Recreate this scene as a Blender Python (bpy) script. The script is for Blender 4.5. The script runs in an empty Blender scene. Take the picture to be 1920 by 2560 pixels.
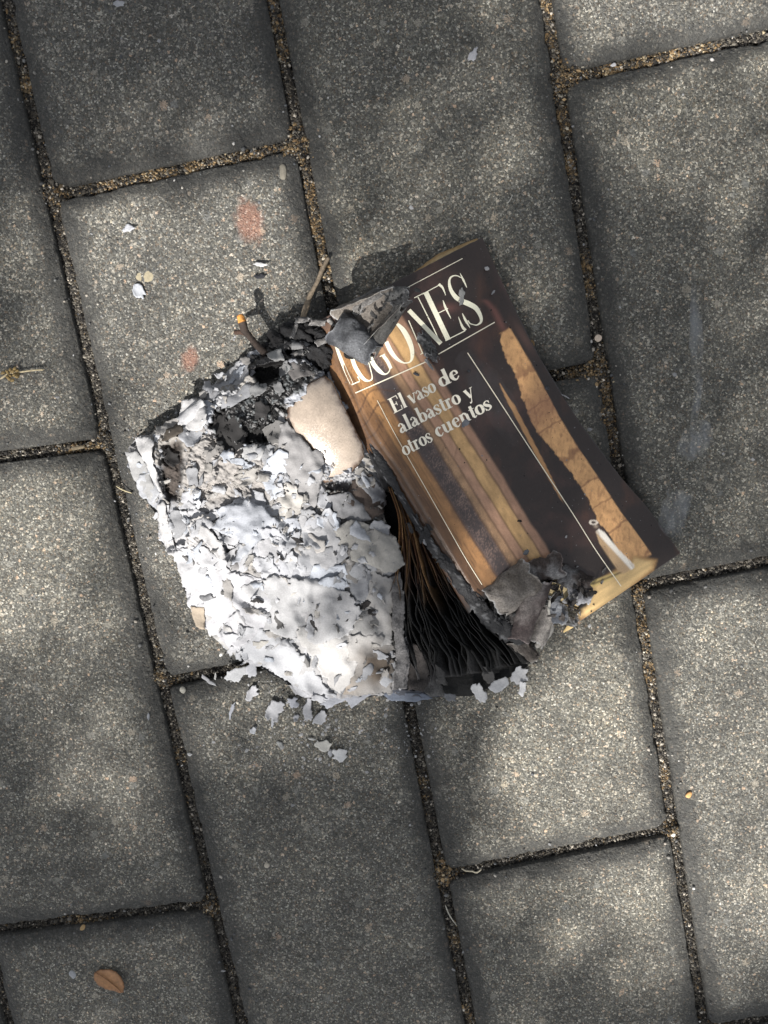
import bpy, math, random
import numpy as np
from mathutils import Vector
from mathutils.geometry import delaunay_2d_cdt

rng = np.random.default_rng(11)
random.seed(11)
sc = bpy.context.scene

# ------------------------------------------------------------------ camera
S = 0.00018            # metres per photograph pixel on the paving at the middle of the picture
FP = 2000.0            # focal length in photograph pixels
TH = math.radians(6.3)
DIST = S * FP
BACK = np.array([0.0, math.sin(TH), math.cos(TH)])
UP = np.array([0.0, math.cos(TH), -math.sin(TH)])
CAM = BACK * DIST
cd = bpy.data.cameras.new('camera')
cam = bpy.data.objects.new('camera', cd)
sc.collection.objects.link(cam)
cam.location = CAM
cam.rotation_euler = (-TH, 0, 0)
cd.sensor_fit = 'VERTICAL'
cd.sensor_height = 36.0
cd.lens = 36.0 * FP / 2560.0
cd.clip_start = 0.01
cd.clip_end = 100
sc.camera = cam

# ------------------------------------------------------------------ light
SUN_EL = math.radians(48)
_a = np.array([0.36, 0.93]); _a /= np.linalg.norm(_a)
SUN = np.array([-_a[0]*math.cos(SUN_EL), -_a[1]*math.cos(SUN_EL), math.sin(SUN_EL)])
sl = bpy.data.lights.new('sun', 'SUN')
sl.energy = 5.0
sl.angle = math.radians(0.53)
sl.color = (1.0, 0.96, 0.91)
so = bpy.data.objects.new('sun', sl)
sc.collection.objects.link(so)
so.rotation_euler = Vector(SUN).to_track_quat('Z', 'Y').to_euler()
world = bpy.data.worlds.new('World')
sc.world = world
world.use_nodes = True
wn = world.node_tree
for n in list(wn.nodes):
    wn.nodes.remove(n)
sky = wn.nodes.new('ShaderNodeTexSky')
sky.sky_type = 'NISHITA'
sky.sun_disc = False
sky.sun_elevation = SUN_EL
sky.sun_rotation = math.atan2(SUN[0], SUN[1])
bg = wn.nodes.new('ShaderNodeBackground')
bg.inputs[1].default_value = 0.082
wo = wn.nodes.new('ShaderNodeOutputWorld')
hs = wn.nodes.new('ShaderNodeHueSaturation')
hs.inputs['Saturation'].default_value = 0.22
wn.links.new(sky.outputs[0], hs.inputs['Color'])
wn.links.new(hs.outputs[0], bg.inputs[0])
wn.links.new(bg.outputs[0], wo.inputs[0])
sc.view_settings.view_transform = 'Standard'
sc.view_settings.look = 'None'
sc.view_settings.gamma = 1
sc.view_settings.use_curve_mapping = False
sc.view_settings.exposure = 1.1

# ------------------------------------------------------------------ helpers
def W(px, py, zmm=0.0):
    """the point at height zmm (millimetres) seen at photograph pixel px, py"""
    px = np.asarray(px, float); py = np.asarray(py, float)
    z = np.asarray(zmm, float) * 0.001
    dx = (px - 960) / FP
    k = -(py - 1280) / FP
    dy = k * UP[1] - BACK[1]
    dz = k * UP[2] - BACK[2]
    t = (z - CAM[2]) / dz
    return np.stack(np.broadcast_arrays(CAM[0] + dx * t, CAM[1] + dy * t, z + 0 * t), -1)

def hsh(i, j, seed):
    v = np.sin(i * 127.1 + j * 311.7 + seed * 74.7) * 43758.5453
    return v - np.floor(v)

def vn(x, y, seed=0):
    x = np.asarray(x, float); y = np.asarray(y, float)
    i = np.floor(x); j = np.floor(y)
    f = x - i; g = y - j
    f = f * f * (3 - 2 * f); g = g * g * (3 - 2 * g)
    return (hsh(i, j, seed) * (1 - f) + hsh(i + 1, j, seed) * f) * (1 - g) + \
           (hsh(i, j + 1, seed) * (1 - f) + hsh(i + 1, j + 1, seed) * f) * g

def fbm(x, y, o=4, seed=0):
    r = 0; a = 0.5; t = 0
    for k in range(o):
        r = r + a * vn(x, y, seed + k * 13.1); t += a
        x = np.asarray(x) * 2.03 + 5.1; y = np.asarray(y) * 2.03 + 1.7; a *= 0.5
    return r / t

def sstep(a, b, x):
    t = np.clip((np.asarray(x, float) - a) / (b - a), 0, 1)
    return t * t * (3 - 2 * t)

def sdf(px, py, poly):
    """signed distance to a polygon, positive inside"""
    P = np.asarray(poly, float)
    px = np.asarray(px, float); py = np.asarray(py, float)
    d = np.full(px.shape, 1e9); ins = np.zeros(px.shape, bool)
    for k in range(len(P)):
        ax, ay = P[k]; bx, by = P[(k + 1) % len(P)]
        ex, ey = bx - ax, by - ay
        t = np.clip(((px - ax) * ex + (py - ay) * ey) / (ex * ex + ey * ey + 1e-12), 0, 1)
        d = np.minimum(d, np.hypot(px - ax - t * ex, py - ay - t * ey))
        c = (ay > py) != (by > py)
        with np.errstate(divide='ignore', invalid='ignore'):
            xx = ex * (py - ay) / (ey if ey != 0 else 1e-12) + ax
        ins ^= c & (px < xx)
    return np.where(ins, d, -d)

def catmull(pts, n=8):
    P = np.asarray(pts, float)
    if len(P) < 3:
        return np.array([P[0] + (P[-1] - P[0]) * t for t in np.linspace(0, 1, n + 1)])
    Q = np.vstack([2 * P[0] - P[1], P, 2 * P[-1] - P[-2]])
    out = []
    for i in range(1, len(Q) - 2):
        for t in np.linspace(0, 1, n, endpoint=False):
            out.append(0.5 * (2 * Q[i] + (Q[i+1] - Q[i-1]) * t + (2*Q[i-1] - 5*Q[i] + 4*Q[i+1] - Q[i+2]) * t*t
                              + (-Q[i-1] + 3*Q[i] - 3*Q[i+1] + Q[i+2]) * t**3))
    out.append(P[-1])
    return np.array(out)

ORI = {}
def tag(o, label=None, cat=None, group=None, kind=None):
    if label: o['label'] = label
    if cat: o['category'] = cat
    if group: o['group'] = group
    if kind: o['kind'] = kind
    return o

def empty(name, loc):
    o = bpy.data.objects.new(name, None)
    o.empty_display_size = 0.01
    sc.collection.objects.link(o)
    o.location = loc
    ORI[o] = np.array(loc, float)
    return o

ASH_K = .48
def mk(name, V, F, mat, parent=None, col=None, smooth=True, loc=None):
    if col is not None and mat is M_ASH:
        col = np.array(col, float)
        if col.ndim == 1: col[:3] *= ASH_K
        else: col[:, :3] *= ASH_K
    if col is not None and mat is M_CHAR:
        col = np.array(col, float)
        if col.ndim == 1: col[:3] = col[:3] ** 1.1 * .85
        else: col[:, :3] = np.clip(col[:, :3], 0, 1) ** 1.1 * .85
    V = np.asarray(V, float).reshape(-1, 3)
    c = V.mean(0) if loc is None else np.asarray(loc, float)
    me = bpy.data.meshes.new(name)
    if not isinstance(F, np.ndarray): F = [tuple(int(i) for i in f) for f in F]
    me.from_pydata((V - c).tolist(), [], F.tolist() if isinstance(F, np.ndarray) else F)
    if smooth:
        me.polygons.foreach_set('use_smooth', np.ones(len(me.polygons), bool))
    if col is not None:
        col = np.asarray(col, float)
        if col.ndim == 1: col = np.tile(col, (len(V), 1))
        if col.shape[1] == 3: col = np.hstack([col, np.zeros((len(col), 1))])
        at = me.color_attributes.new('Col', 'FLOAT_COLOR', 'POINT')
        at.data.foreach_set('color', np.clip(col, 0, 1).astype(np.float32).ravel())
    me.materials.append(mat)
    o = bpy.data.objects.new(name, me)
    sc.collection.objects.link(o)
    if parent is not None:
        o.parent = parent
        o.location = c - ORI[parent]
    else:
        o.location = c
    ORI[o] = c
    return o

def gridf(nu, nv, mask=None):
    """quads for a vertex grid [nu][nv]"""
    i, j = np.meshgrid(np.arange(nu - 1), np.arange(nv - 1), indexing='ij')
    a = i * nv + j
    f = np.stack([a, a + nv, a + nv + 1, a + 1], -1).reshape(-1, 4)
    if mask is not None:
        m = mask.ravel()
        f = f[m[f].all(1)]
    return f

def clean(V, F, col=None):
    F = np.asarray(F)
    used = np.unique(F)
    idx = np.full(len(V), -1); idx[used] = np.arange(len(used))
    return V[used], idx[F], (None if col is None else col[used])

def solid(o, mm=0.12):
    m = o.modifiers.new('thickness', 'SOLIDIFY')
    m.thickness = mm * 0.001
    m.offset = -1
    return o

# ------------------------------------------------------------------ materials
def nodes(name):
    m = bpy.data.materials.new(name)
    m.use_nodes = True
    nt = m.node_tree
    for n in list(nt.nodes): nt.nodes.remove(n)
    out = nt.nodes.new('ShaderNodeOutputMaterial')
    b = nt.nodes.new('ShaderNodeBsdfPrincipled')
    nt.links.new(b.outputs[0], out.inputs[0])
    return m, nt, b, out

def N(nt, t, **kw):
    n = nt.nodes.new(t)
    for k, v in kw.items():
        if k.startswith('i_'): n.inputs[k[2:].replace('_', ' ')].default_value = v
        else: setattr(n, k, v)
    return n

def ramp(nt, src, stops, interp='LINEAR'):
    r = nt.nodes.new('ShaderNodeValToRGB')
    r.color_ramp.interpolation = interp
    e = r.color_ramp.elements
    while len(e) > 1: e.remove(e[-1])
    e[0].position = stops[0][0]; e[0].color = tuple(stops[0][1]) + (1,)
    for p, c in stops[1:]:
        k = e.new(p); k.color = tuple(c) + (1,)
    nt.links.new(src, r.inputs[0])
    return r.outputs[0]

def mixc(nt, a, b, f, mode='MIX'):
    m = nt.nodes.new('ShaderNodeMix')
    m.data_type = 'RGBA'; m.blend_type = mode
    for s, v in ((m.inputs[6], a), (m.inputs[7], b), (m.inputs[0], f)):
        if hasattr(v, 'links'): nt.links.new(v, s)
        elif isinstance(v, (int, float)): s.default_value = v
        else: s.default_value = tuple(v) + (1,)
    return m.outputs[2]

def math_(nt, op, a, b=0.0, clamp=False):
    m = nt.nodes.new('ShaderNodeMath'); m.operation = op; m.use_clamp = clamp
    for s, v in ((m.inputs[0], a), (m.inputs[1], b)):
        if hasattr(v, 'links'): nt.links.new(v, s)
        else: s.default_value = v
    return m.outputs[0]

def attr_mat(name, rough=(0.95, 0.35), nscale=900, namt=0.35, bumps=((900, 0.15, 0.6),), spec=0.4, coat=0.0,
             sparkle=0.0, trans=0.0):
    m, nt, b, out = nodes(name)
    at = N(nt, 'ShaderNodeAttribute', attribute_name='Col')
    tc = N(nt, 'ShaderNodeTexCoord')
    co = tc.outputs['Object']
    oi = N(nt, 'ShaderNodeObjectInfo')
    va = N(nt, 'ShaderNodeVectorMath', operation='ADD')
    nt.links.new(co, va.inputs[0]); nt.links.new(oi.outputs['Random'], va.inputs[1])
    co = va.outputs[0]
    n1 = N(nt, 'ShaderNodeTexNoise', i_Scale=nscale, i_Detail=5.0, i_Roughness=0.65)
    nt.links.new(co, n1.inputs['Vector'])
    v = ramp(nt, n1.outputs[0], [(0.3, (1 - namt,) * 3), (0.7, (1 + 0 * namt,) * 3)])
    c = mixc(nt, at.outputs['Color'], v, 1.0, 'MULTIPLY')
    nt.links.new(c, b.inputs['Base Color'])
    r = math_(nt, 'MULTIPLY_ADD', at.outputs['Alpha'], rough[1] - rough[0])
    r.node.inputs[2].default_value = rough[0]
    nt.links.new(r, b.inputs['Roughness'])
    b.inputs['Specular IOR Level'].default_value = spec
    b.inputs['Coat Weight'].default_value = coat
    b.inputs['Coat Roughness'].default_value = .28
    prev = None
    for k, (s, dist, st) in enumerate(bumps):
        nn = N(nt, 'ShaderNodeTexNoise', i_Scale=s, i_Detail=4.0, i_Roughness=0.6)
        nt.links.new(co, nn.inputs['Vector'])
        bp = N(nt, 'ShaderNodeBump', i_Strength=st, i_Distance=dist * 0.001)
        nt.links.new(nn.outputs[0], bp.inputs['Height'])
        if prev: nt.links.new(prev, bp.inputs['Normal'])
        prev = bp.outputs[0]
    if sparkle:
        vv = N(nt, 'ShaderNodeTexVoronoi', i_Scale=2800.0)
        nt.links.new(co, vv.inputs['Vector'])
        sb = N(nt, 'ShaderNodeVectorMath', operation='SUBTRACT'); nt.links.new(vv.outputs['Color'], sb.inputs[0]); sb.inputs[1].default_value = (.5, .5, .5)
        ml = N(nt, 'ShaderNodeVectorMath', operation='SCALE'); nt.links.new(sb.outputs[0], ml.inputs[0]); ml.inputs['Scale'].default_value = sparkle
        ad = N(nt, 'ShaderNodeVectorMath', operation='ADD'); nt.links.new(ml.outputs[0], ad.inputs[0]); nt.links.new(prev, ad.inputs[1])
        no = N(nt, 'ShaderNodeVectorMath', operation='NORMALIZE'); nt.links.new(ad.outputs[0], no.inputs[0])
        prev = no.outputs[0]
    if prev: nt.links.new(prev, b.inputs['Normal'])
    if trans:
        b.inputs['Subsurface Weight'].default_value = 0
    return m

M_ASH = attr_mat('ash', (0.98, 0.28), 1500, 0.22, ((420, 0.5, 0.55), (2200, 0.12, 0.6)))
M_CHAR = attr_mat('charred_paper', (0.85, 0.30), 1300, 0.65, ((450, 0.9, 0.8), (2300, 0.3, 0.9)), spec=0.35)
M_TAN = attr_mat('scorched_glossy_paper', (0.40, 0.30), 160, 0.28, ((160, 0.4, 0.3),), spec=1.0, coat=0.8, sparkle=.24)
M_COVER = attr_mat('laminated_cover', (0.42, 0.30), 1800, 0.20, ((260, 0.35, 0.35), (3600, 0.05, 0.5)), spec=0.45, coat=0.1)
M_PRINT = attr_mat('cream_print', (0.45, 0.3), 1500, 0.12, ((3600, 0.04, 0.4),), spec=0.4)
M_PAGE = attr_mat('page_paper', (0.9, 0.5), 700, 0.25, ((700, 0.2, 0.5),))
M_TWIG = attr_mat('twig_bark', (0.85, 0.5), 1200, 0.5, ((900, 0.35, 0.8),))
M_STONE = attr_mat('pebble_stone', (0.85, 0.4), 900, 0.3, ((1200, 0.25, 0.6),))
M_GRAIN = attr_mat('sand_grain', (0.8, 0.4), 2000, 0.2, ())
M_LEAF = attr_mat('dry_leaf', (0.6, 0.4), 600, 0.4, ((500, 0.3, 0.5),))

def paver_mat():
    m, nt, b, out = nodes('concrete_paver')
    tc = N(nt, 'ShaderNodeTexCoord'); oi = N(nt, 'ShaderNodeObjectInfo')
    sc_ = N(nt, 'ShaderNodeVectorMath', operation='MULTIPLY_ADD')
    nt.links.new(oi.outputs['Random'], sc_.inputs[0]); sc_.inputs[1].default_value = (3, 7, 1)
    nt.links.new(tc.outputs['Object'], sc_.inputs[2])
    co = sc_.outputs[0]
    at = N(nt, 'ShaderNodeAttribute', attribute_name='Col')
    sep = N(nt, 'ShaderNodeSeparateColor'); nt.links.new(at.outputs['Color'], sep.inputs[0])
    # warp for irregular grain outlines
    nw = N(nt, 'ShaderNodeTexNoise', i_Scale=1500.0, i_Detail=2.0); nt.links.new(co, nw.inputs['Vector'])
    wv = N(nt, 'ShaderNodeVectorMath', operation='MULTIPLY_ADD')
    nt.links.new(nw.outputs['Color'], wv.inputs[0]); wv.inputs[1].default_value = (0.0008,) * 3
    nt.links.new(co, wv.inputs[2]); cw = wv.outputs[0]
    def vor(scale, **kw):
        v = N(nt, 'ShaderNodeTexVoronoi', i_Scale=float(scale)); nt.links.new(cw, v.inputs['Vector'])
        s = N(nt, 'ShaderNodeSeparateColor'); nt.links.new(v.outputs['Color'], s.inputs[0])
        return v.outputs['Distance'], s.outputs[0], s.outputs[1], s.outputs[2]
    dA, a0, a1, a2 = vor(1500)
    dB, b0, b1, b2 = vor(620)
    dC, c0, c1, c2 = vor(210)
    g = 1.14
    base = ramp(nt, a0, [(0.0, (.040*g, .041*g, .040*g)), (0.42, (.072*g, .072*g, .069*g)), (0.76, (.108*g, .107*g, .101*g)),
                         (0.92, (.18*g, .176*g, .165*g)), (1.0, (.38, .375, .355))])
    tint = ramp(nt, a1, [(0.0, (1, 1, 1)), (0.72, (1.0, .98, .93)), (0.9, (1.08, .99, .86)), (1.0, (1.2, .93, .75))])
    base = mixc(nt, base, tint, 1.0, 'MULTIPLY')
    # medium stones
    nE = N(nt, 'ShaderNodeTexNoise', i_Scale=1300.0, i_Detail=3.0); nt.links.new(co, nE.inputs['Vector'])
    eE = math_(nt, 'MULTIPLY', math_(nt, 'SUBTRACT', nE.outputs[0], .5), 1.3)
    fb = math_(nt, 'LESS_THAN', math_(nt, 'ADD', dB, eE), 0.40)
    sel = math_(nt, 'GREATER_THAN', b0, 0.80)
    fB = math_(nt, 'MULTIPLY', math_(nt, 'MULTIPLY', fb, sel), 0.9)
    colB = ramp(nt, b1, [(0.0, (.07, .075, .08)), (0.35, (.15, .148, .14)), (0.6, (.26, .245, .22)), (0.85, (.36, .33, .29)),
                         (0.985, (.42, .30, .22)), (1.0, (.6, .58, .54))])
    base = mixc(nt, base, colB, fB)
    fc = math_(nt, 'LESS_THAN', math_(nt, 'ADD', dC, eE), 0.33)
    selc = math_(nt, 'GREATER_THAN', c0, 0.93)
    fC = math_(nt, 'MULTIPLY', math_(nt, 'MULTIPLY', fc, selc), 0.85)
    colC = ramp(nt, c1, [(0.0, (.12, .125, .13)), (0.5, (.2, .195, .18)), (0.85, (.27, .24, .20)), (1.0, (.32, .235, .18))])
    base = mixc(nt, base, colC, fC)
    # broad tone and fine cement
    n2 = N(nt, 'ShaderNodeTexNoise', i_Scale=45.0, i_Detail=6.0, i_Roughness=0.7); nt.links.new(co, n2.inputs['Vector'])
    base = mixc(nt, base, ramp(nt, n2.outputs[0], [(0.3, (.58, .58, .58)), (0.52, (1, 1, .99)), (0.72, (1.35, 1.32, 1.25))]), 1.0, 'MULTIPLY')
    n3 = N(nt, 'ShaderNodeTexNoise', i_Scale=3200.0, i_Detail=3.0, i_Roughness=0.7); nt.links.new(co, n3.inputs['Vector'])
    base = mixc(nt, base, ramp(nt, n3.outputs[0], [(0.35, (.55,) * 3), (0.5, (1,) * 3), (0.66, (1.5,) * 3)]), 1.0, 'MULTIPLY')
    tn = ramp(nt, oi.outputs['Random'], [(0, (.90, .895, .865)), (.5, (1.03, 1.02, .965)), (1, (1.14, 1.12, 1.04))])
    base = mixc(nt, base, tn, 1.0, 'MULTIPLY')
    # dirt collected along the edges, plus painted shade of the chamfer facing away
    n4 = N(nt, 'ShaderNodeTexNoise', i_Scale=420.0, i_Detail=5.0, i_Roughness=0.7); nt.links.new(co, n4.inputs['Vector'])
    dn = math_(nt, 'MULTIPLY_ADD', n4.outputs[0], 0.7); dn.node.inputs[2].default_value = 0.62
    dirt_shade = math_(nt, 'MULTIPLY', sep.outputs[0], dn, True)
    base = mixc(nt, base, (.030, .030, .028), math_(nt, 'MULTIPLY', dirt_shade, 0.84))
    # reddish inclusions worn into the face
    rd = mixc(nt, (.34, .15, .095), base, 0.5)
    rn = math_(nt, 'MULTIPLY', sep.outputs[1], ramp(nt, n3.outputs[0], [(0.38, (.35,) * 3), (0.55, (1,) * 3)]), True)
    base = mixc(nt, base, rd, rn)
    nt.links.new(base, b.inputs['Base Color'])
    b.inputs['Roughness'].default_value = 0.78
    b.inputs['Specular IOR Level'].default_value = 0.45
    # relief
    h1 = math_(nt, 'MULTIPLY', math_(nt, 'SUBTRACT', 0.7, dA), a2)
    bp = N(nt, 'ShaderNodeBump', i_Strength=0.9, i_Distance=0.0006); nt.links.new(h1, bp.inputs['Height'])
    h2 = math_(nt, 'MULTIPLY', math_(nt, 'SUBTRACT', 0.6, dB), b2)
    bq = N(nt, 'ShaderNodeBump', i_Strength=0.8, i_Distance=0.0008); nt.links.new(h2, bq.inputs['Height'])
    nt.links.new(bp.outputs[0], bq.inputs['Normal'])
    br = N(nt, 'ShaderNodeBump', i_Strength=0.8, i_Distance=0.00035); nt.links.new(n3.outputs[0], br.inputs['Height'])
    nt.links.new(bq.outputs[0], br.inputs['Normal'])
    nt.links.new(br.outputs[0], b.inputs['Normal'])
    return m
M_PAVER = paver_mat()

def bed_mat():
    m, nt, b, out = nodes('joint_sand')
    tc = N(nt, 'ShaderNodeTexCoord')
    v = N(nt, 'ShaderNodeTexVoronoi', i_Scale=1500.0); nt.links.new(tc.outputs['Object'], v.inputs['Vector'])
    s = N(nt, 'ShaderNodeSeparateColor'); nt.links.new(v.outputs['Color'], s.inputs[0])
    c = ramp(nt, s.outputs[0], [(0, (.008, .008, .007)), (.6, (.03, .024, .016)), (.9, (.10, .07, .035)), (1, (.25, .2, .13))])
    nt.links.new(c, b.inputs['Base Color'])
    b.inputs['Roughness'].default_value = 0.95
    bp = N(nt, 'ShaderNodeBump', i_Strength=1.0, i_Distance=0.0008); nt.links.new(v.outputs['Distance'], bp.inputs['Height'])
    nt.links.new(bp.outputs[0], b.inputs['Normal'])
    return m
M_BED = bed_mat()

# ------------------------------------------------------------------ paving
pave = mk('pavement', [(-6, -6, -.012), (6, -6, -.012), (6, 6, -.012), (-6, 6, -.012)], [(0, 1, 2, 3)], M_BED, smooth=False, loc=(0, 0, -.012))
tag(pave, kind='structure')

JT = [np.array([9.0, 0]), np.array([681.0, 0]), np.array([1370.0, 0])]      # joints at the top of the picture
JB = [np.array([598.0, 2560]), np.array([1176.0, 2560]), np.array([1764.0, 2560])]
A = [W(*p)[:2] for p in JT]; B = [W(*p)[:2] for p in JB]
stepA = (A[2] - A[0]) / 2; stepB = (B[2] - B[0]) / 2
def joint(k):
    """two world points of long joint k (1..3 are seen)"""
    if 1 <= k <= 3: return A[k-1], B[k-1]
    if k < 1: return A[0] + stepA * (k - 1), B[0] + stepB * (k - 1)
    return A[2] + stepA * (k - 3), B[2] + stepB * (k - 3)
def on_joint(k, t):
    a, b = joint(k)
    return a + (b - a) * t
def t_of(k, px, py):
    a, b = joint(k); p = W(px, py)[:2]
    return float(np.dot(p - a, b - a) / np.dot(b - a, b - a))
# cross joints of each column between joint k and k+1: (t on the left joint, t on the right joint)
cross = {
    0: [(t_of(1, 265, 1109) + .06 - .03 + .0, t_of(1, 265, 1109)), (t_of(1, 521, 2270) + .03, t_of(1, 521, 2270))],
    1: [(t_of(1, 120, 488), t_of(2, 752, 352)), (t_of(1, 400, 1712), t_of(2, 997, 1596))],
    2: [(t_of(2, 868, 1042), t_of(3, 1503, 915)), (t_of(2, 1110, 2197), t_of(3, 1690, 2078))],
    3: [(t_of(3, 1400, 194), t_of(3, 1400, 194) - .05), (t_of(3, 1588, 1470), t_of(3, 1588, 1470) - .045)],
}
c0 = cross[0]; slope0 = (W(0, 1161)[:2], W(265, 1109)[:2])
def extend(lst, lo, hi):
    lst = sorted(lst)
    dl = (lst[1][0] - lst[0][0], lst[1][1] - lst[0][1])
    while lst[0][0] > lo: lst.insert(0, (lst[0][0] - dl[0], lst[0][1] - dl[1]))
    while lst[-1][0] < hi: lst.append((lst[-1][0] + dl[0], lst[-1][1] + dl[1]))
    return lst
for k in range(-3, 7):
    if k not in cross:
        src = cross[k % 2 + (0 if k < 0 else 2)]
        cross[k] = list(src)
    cross[k] = extend(cross[k], -1.4, 2.4)

def axis(L, fine):
    if not fine: return np.linspace(0, L, max(6, int(L / .006)))
    e = np.arange(0, .009, .0006)
    mid = np.arange(.009, L - .009, .0012)
    return np.concatenate([e, mid, (L - e)[::-1]])

RED = [(624,553,34,56,.18),(474,897,22,30,-.3),(1052,1,1,1,0)]
BR_EDGE = .0027
bricks = []
def brick(c00, c10, c11, c01, fine, seed):
    """corners: top-left, top-right, bottom-right, bottom-left in world xy"""
    a = (np.linalg.norm(c10 - c00) + np.linalg.norm(c11 - c01)) / 2
    b = (np.linalg.norm(c01 - c00) + np.linalg.norm(c11 - c10)) / 2
    la, lb = a - 2 * BR_EDGE, b - 2 * BR_EDGE
    xs, ys = axis(la, fine), axis(lb, fine)
    X, Y = np.meshgrid(xs, ys, indexing='ij')
    U = (X + BR_EDGE) / a; Vv = (Y + BR_EDGE) / b
    PX = (1-U)[..., None]*((1-Vv)[..., None]*c00 + Vv[..., None]*c01) + U[..., None]*((1-Vv)[..., None]*c10 + Vv[..., None]*c11)
    r = .0045
    qx = np.abs(X - la/2) - (la/2 - r); qy = np.abs(Y - lb/2) - (lb/2 - r)
    d = -(np.hypot(np.maximum(qx, 0), np.maximum(qy, 0)) + np.minimum(np.maximum(qx, qy), 0) - r)
    wx, wy = PX[..., 0], PX[..., 1]
    wob = (fbm(wx * 120, wy * 120, 3, seed) - .5) * .0030 + (fbm(wx * 600, wy * 600, 3, seed + 3) - .5) * .0016
    dd = d + wob
    w = .0072
    t = np.clip(dd / w, 0, 1)
    z = -.0021 * (1 - t) ** 1.9
    z = np.where(dd < 0, -.0021 + dd * 3.0, z)
    z = z + (fbm(wx * 60, wy * 60, 3, seed + 9) - .5) * .0007 + (fbm(wx * 420, wy * 420, 2, seed + 5) - .5) * .0004
    z = np.maximum(z, -.009)
    ti = rng.normal(0, .0015, 2)
    z = z + (U - .5) * ti[0] * .15 + (Vv - .5) * ti[1] * .15
    z = z - .0001
    dirt_shade = 1 - sstep(.0020, .0125, d + (fbm(wx * 90, wy * 90, 3, seed + 21) - .5) * .008)  # one mask for edge dirt and the painted chamfer shade
    nu, nv = X.shape
    V = np.concatenate([PX, z[..., None]], -1)
    # skirt
    Vp = np.zeros((nu + 2, nv + 2, 3)); Vp[1:-1, 1:-1] = V
    Vp[0, 1:-1] = V[0]; Vp[-1, 1:-1] = V[-1]; Vp[:, 0] = Vp[:, 1]; Vp[:, -1] = Vp[:, -2]
    Vp[0, :, 2] = Vp[-1, :, 2] = -.0115; Vp[:, 0, 2] = Vp[:, -1, 2] = -.0115
    Dp = np.ones((nu + 2, nv + 2)); Dp[1:-1, 1:-1] = dirt_shade
    Rp = np.zeros((nu + 2, nv + 2))
    for (sx, sy, ra, rb, an) in RED:
        c_ = W(sx, sy)[:2]; ddx, ddy = wx - c_[0], wy - c_[1]
        qx_ = (ddx * math.cos(an) + ddy * math.sin(an)) / (ra * S); qy_ = (-ddx * math.sin(an) + ddy * math.cos(an)) / (rb * S)
        Rp[1:-1, 1:-1] = np.maximum(Rp[1:-1, 1:-1], 1 - sstep(.55, 1.15, np.hypot(qx_, qy_) + (fbm(wx * 700, wy * 700, 3, 4) - .5) * .7))
    col = np.stack([Dp, Rp, Dp * 0], -1).reshape(-1, 3)
    F = gridf(nu + 2, nv + 2)[:, ::-1]
    return mk('brick', Vp.reshape(-1, 3), F, M_PAVER, pave, col, True)

seams = []
for k in range(-2, 6):
    cr = cross[k]
    for (l0, r0), (l1, r1) in zip(cr[:-1], cr[1:]):
        if l1 < -.75 or l0 > 1.75: continue
        c00, c10, c11, c01 = on_joint(k, l0), on_joint(k+1, r0), on_joint(k+1, r1), on_joint(k, l1)
        cen = (c00 + c10 + c11 + c01) / 4
        fine = 0 <= k <= 3 and l1 > -.02 and l0 < 1.02
        bricks.append((brick(c00, c10, c11, c01, fine, 3 + len(bricks) * 7.3), cen))
        if fine or (-1 <= k <= 4):
            seams.append((c00, c10)); seams.append((c00, c01)); seams.append((c10, c11)); seams.append((c01, c11))

def poly_lumps(P, R, cols, flat=0.7, seed=1):
    """many small irregular grains: octahedra-like solids joined in one mesh"""
    r = np.random.default_rng(seed)
    base = np.array([[1,0,0],[.31,.95,0],[-.81,.59,0],[-.81,-.59,0],[.31,-.95,0],[0,0,1.],[0,0,-1.]])
    tri = np.array([[0,1,5],[1,2,5],[2,3,5],[3,4,5],[4,0,5],[1,0,6],[2,1,6],[3,2,6],[4,3,6],[0,4,6]])
    n = len(P)
    B_ = base[None] * (1 + r.uniform(-.35, .35, (n, 7, 1)))
    B_[..., 1] *= r.uniform(.55, 1, (n, 1)); B_[..., 2] *= flat
    ang = r.uniform(0, 6.28, n); ca, sa = np.cos(ang)[:, None], np.sin(ang)[:, None]
    x = B_[..., 0] * ca - B_[..., 1] * sa; y = B_[..., 0] * sa + B_[..., 1] * ca
    V = np.stack([x, y, B_[..., 2]], -1) * R[:, None, None] + P[:, None, :]
    F = (tri[None] + (np.arange(n) * 7)[:, None, None]).reshape(-1, 3)
    return V.reshape(-1, 3), F, np.repeat(cols, 7, 0)

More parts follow.
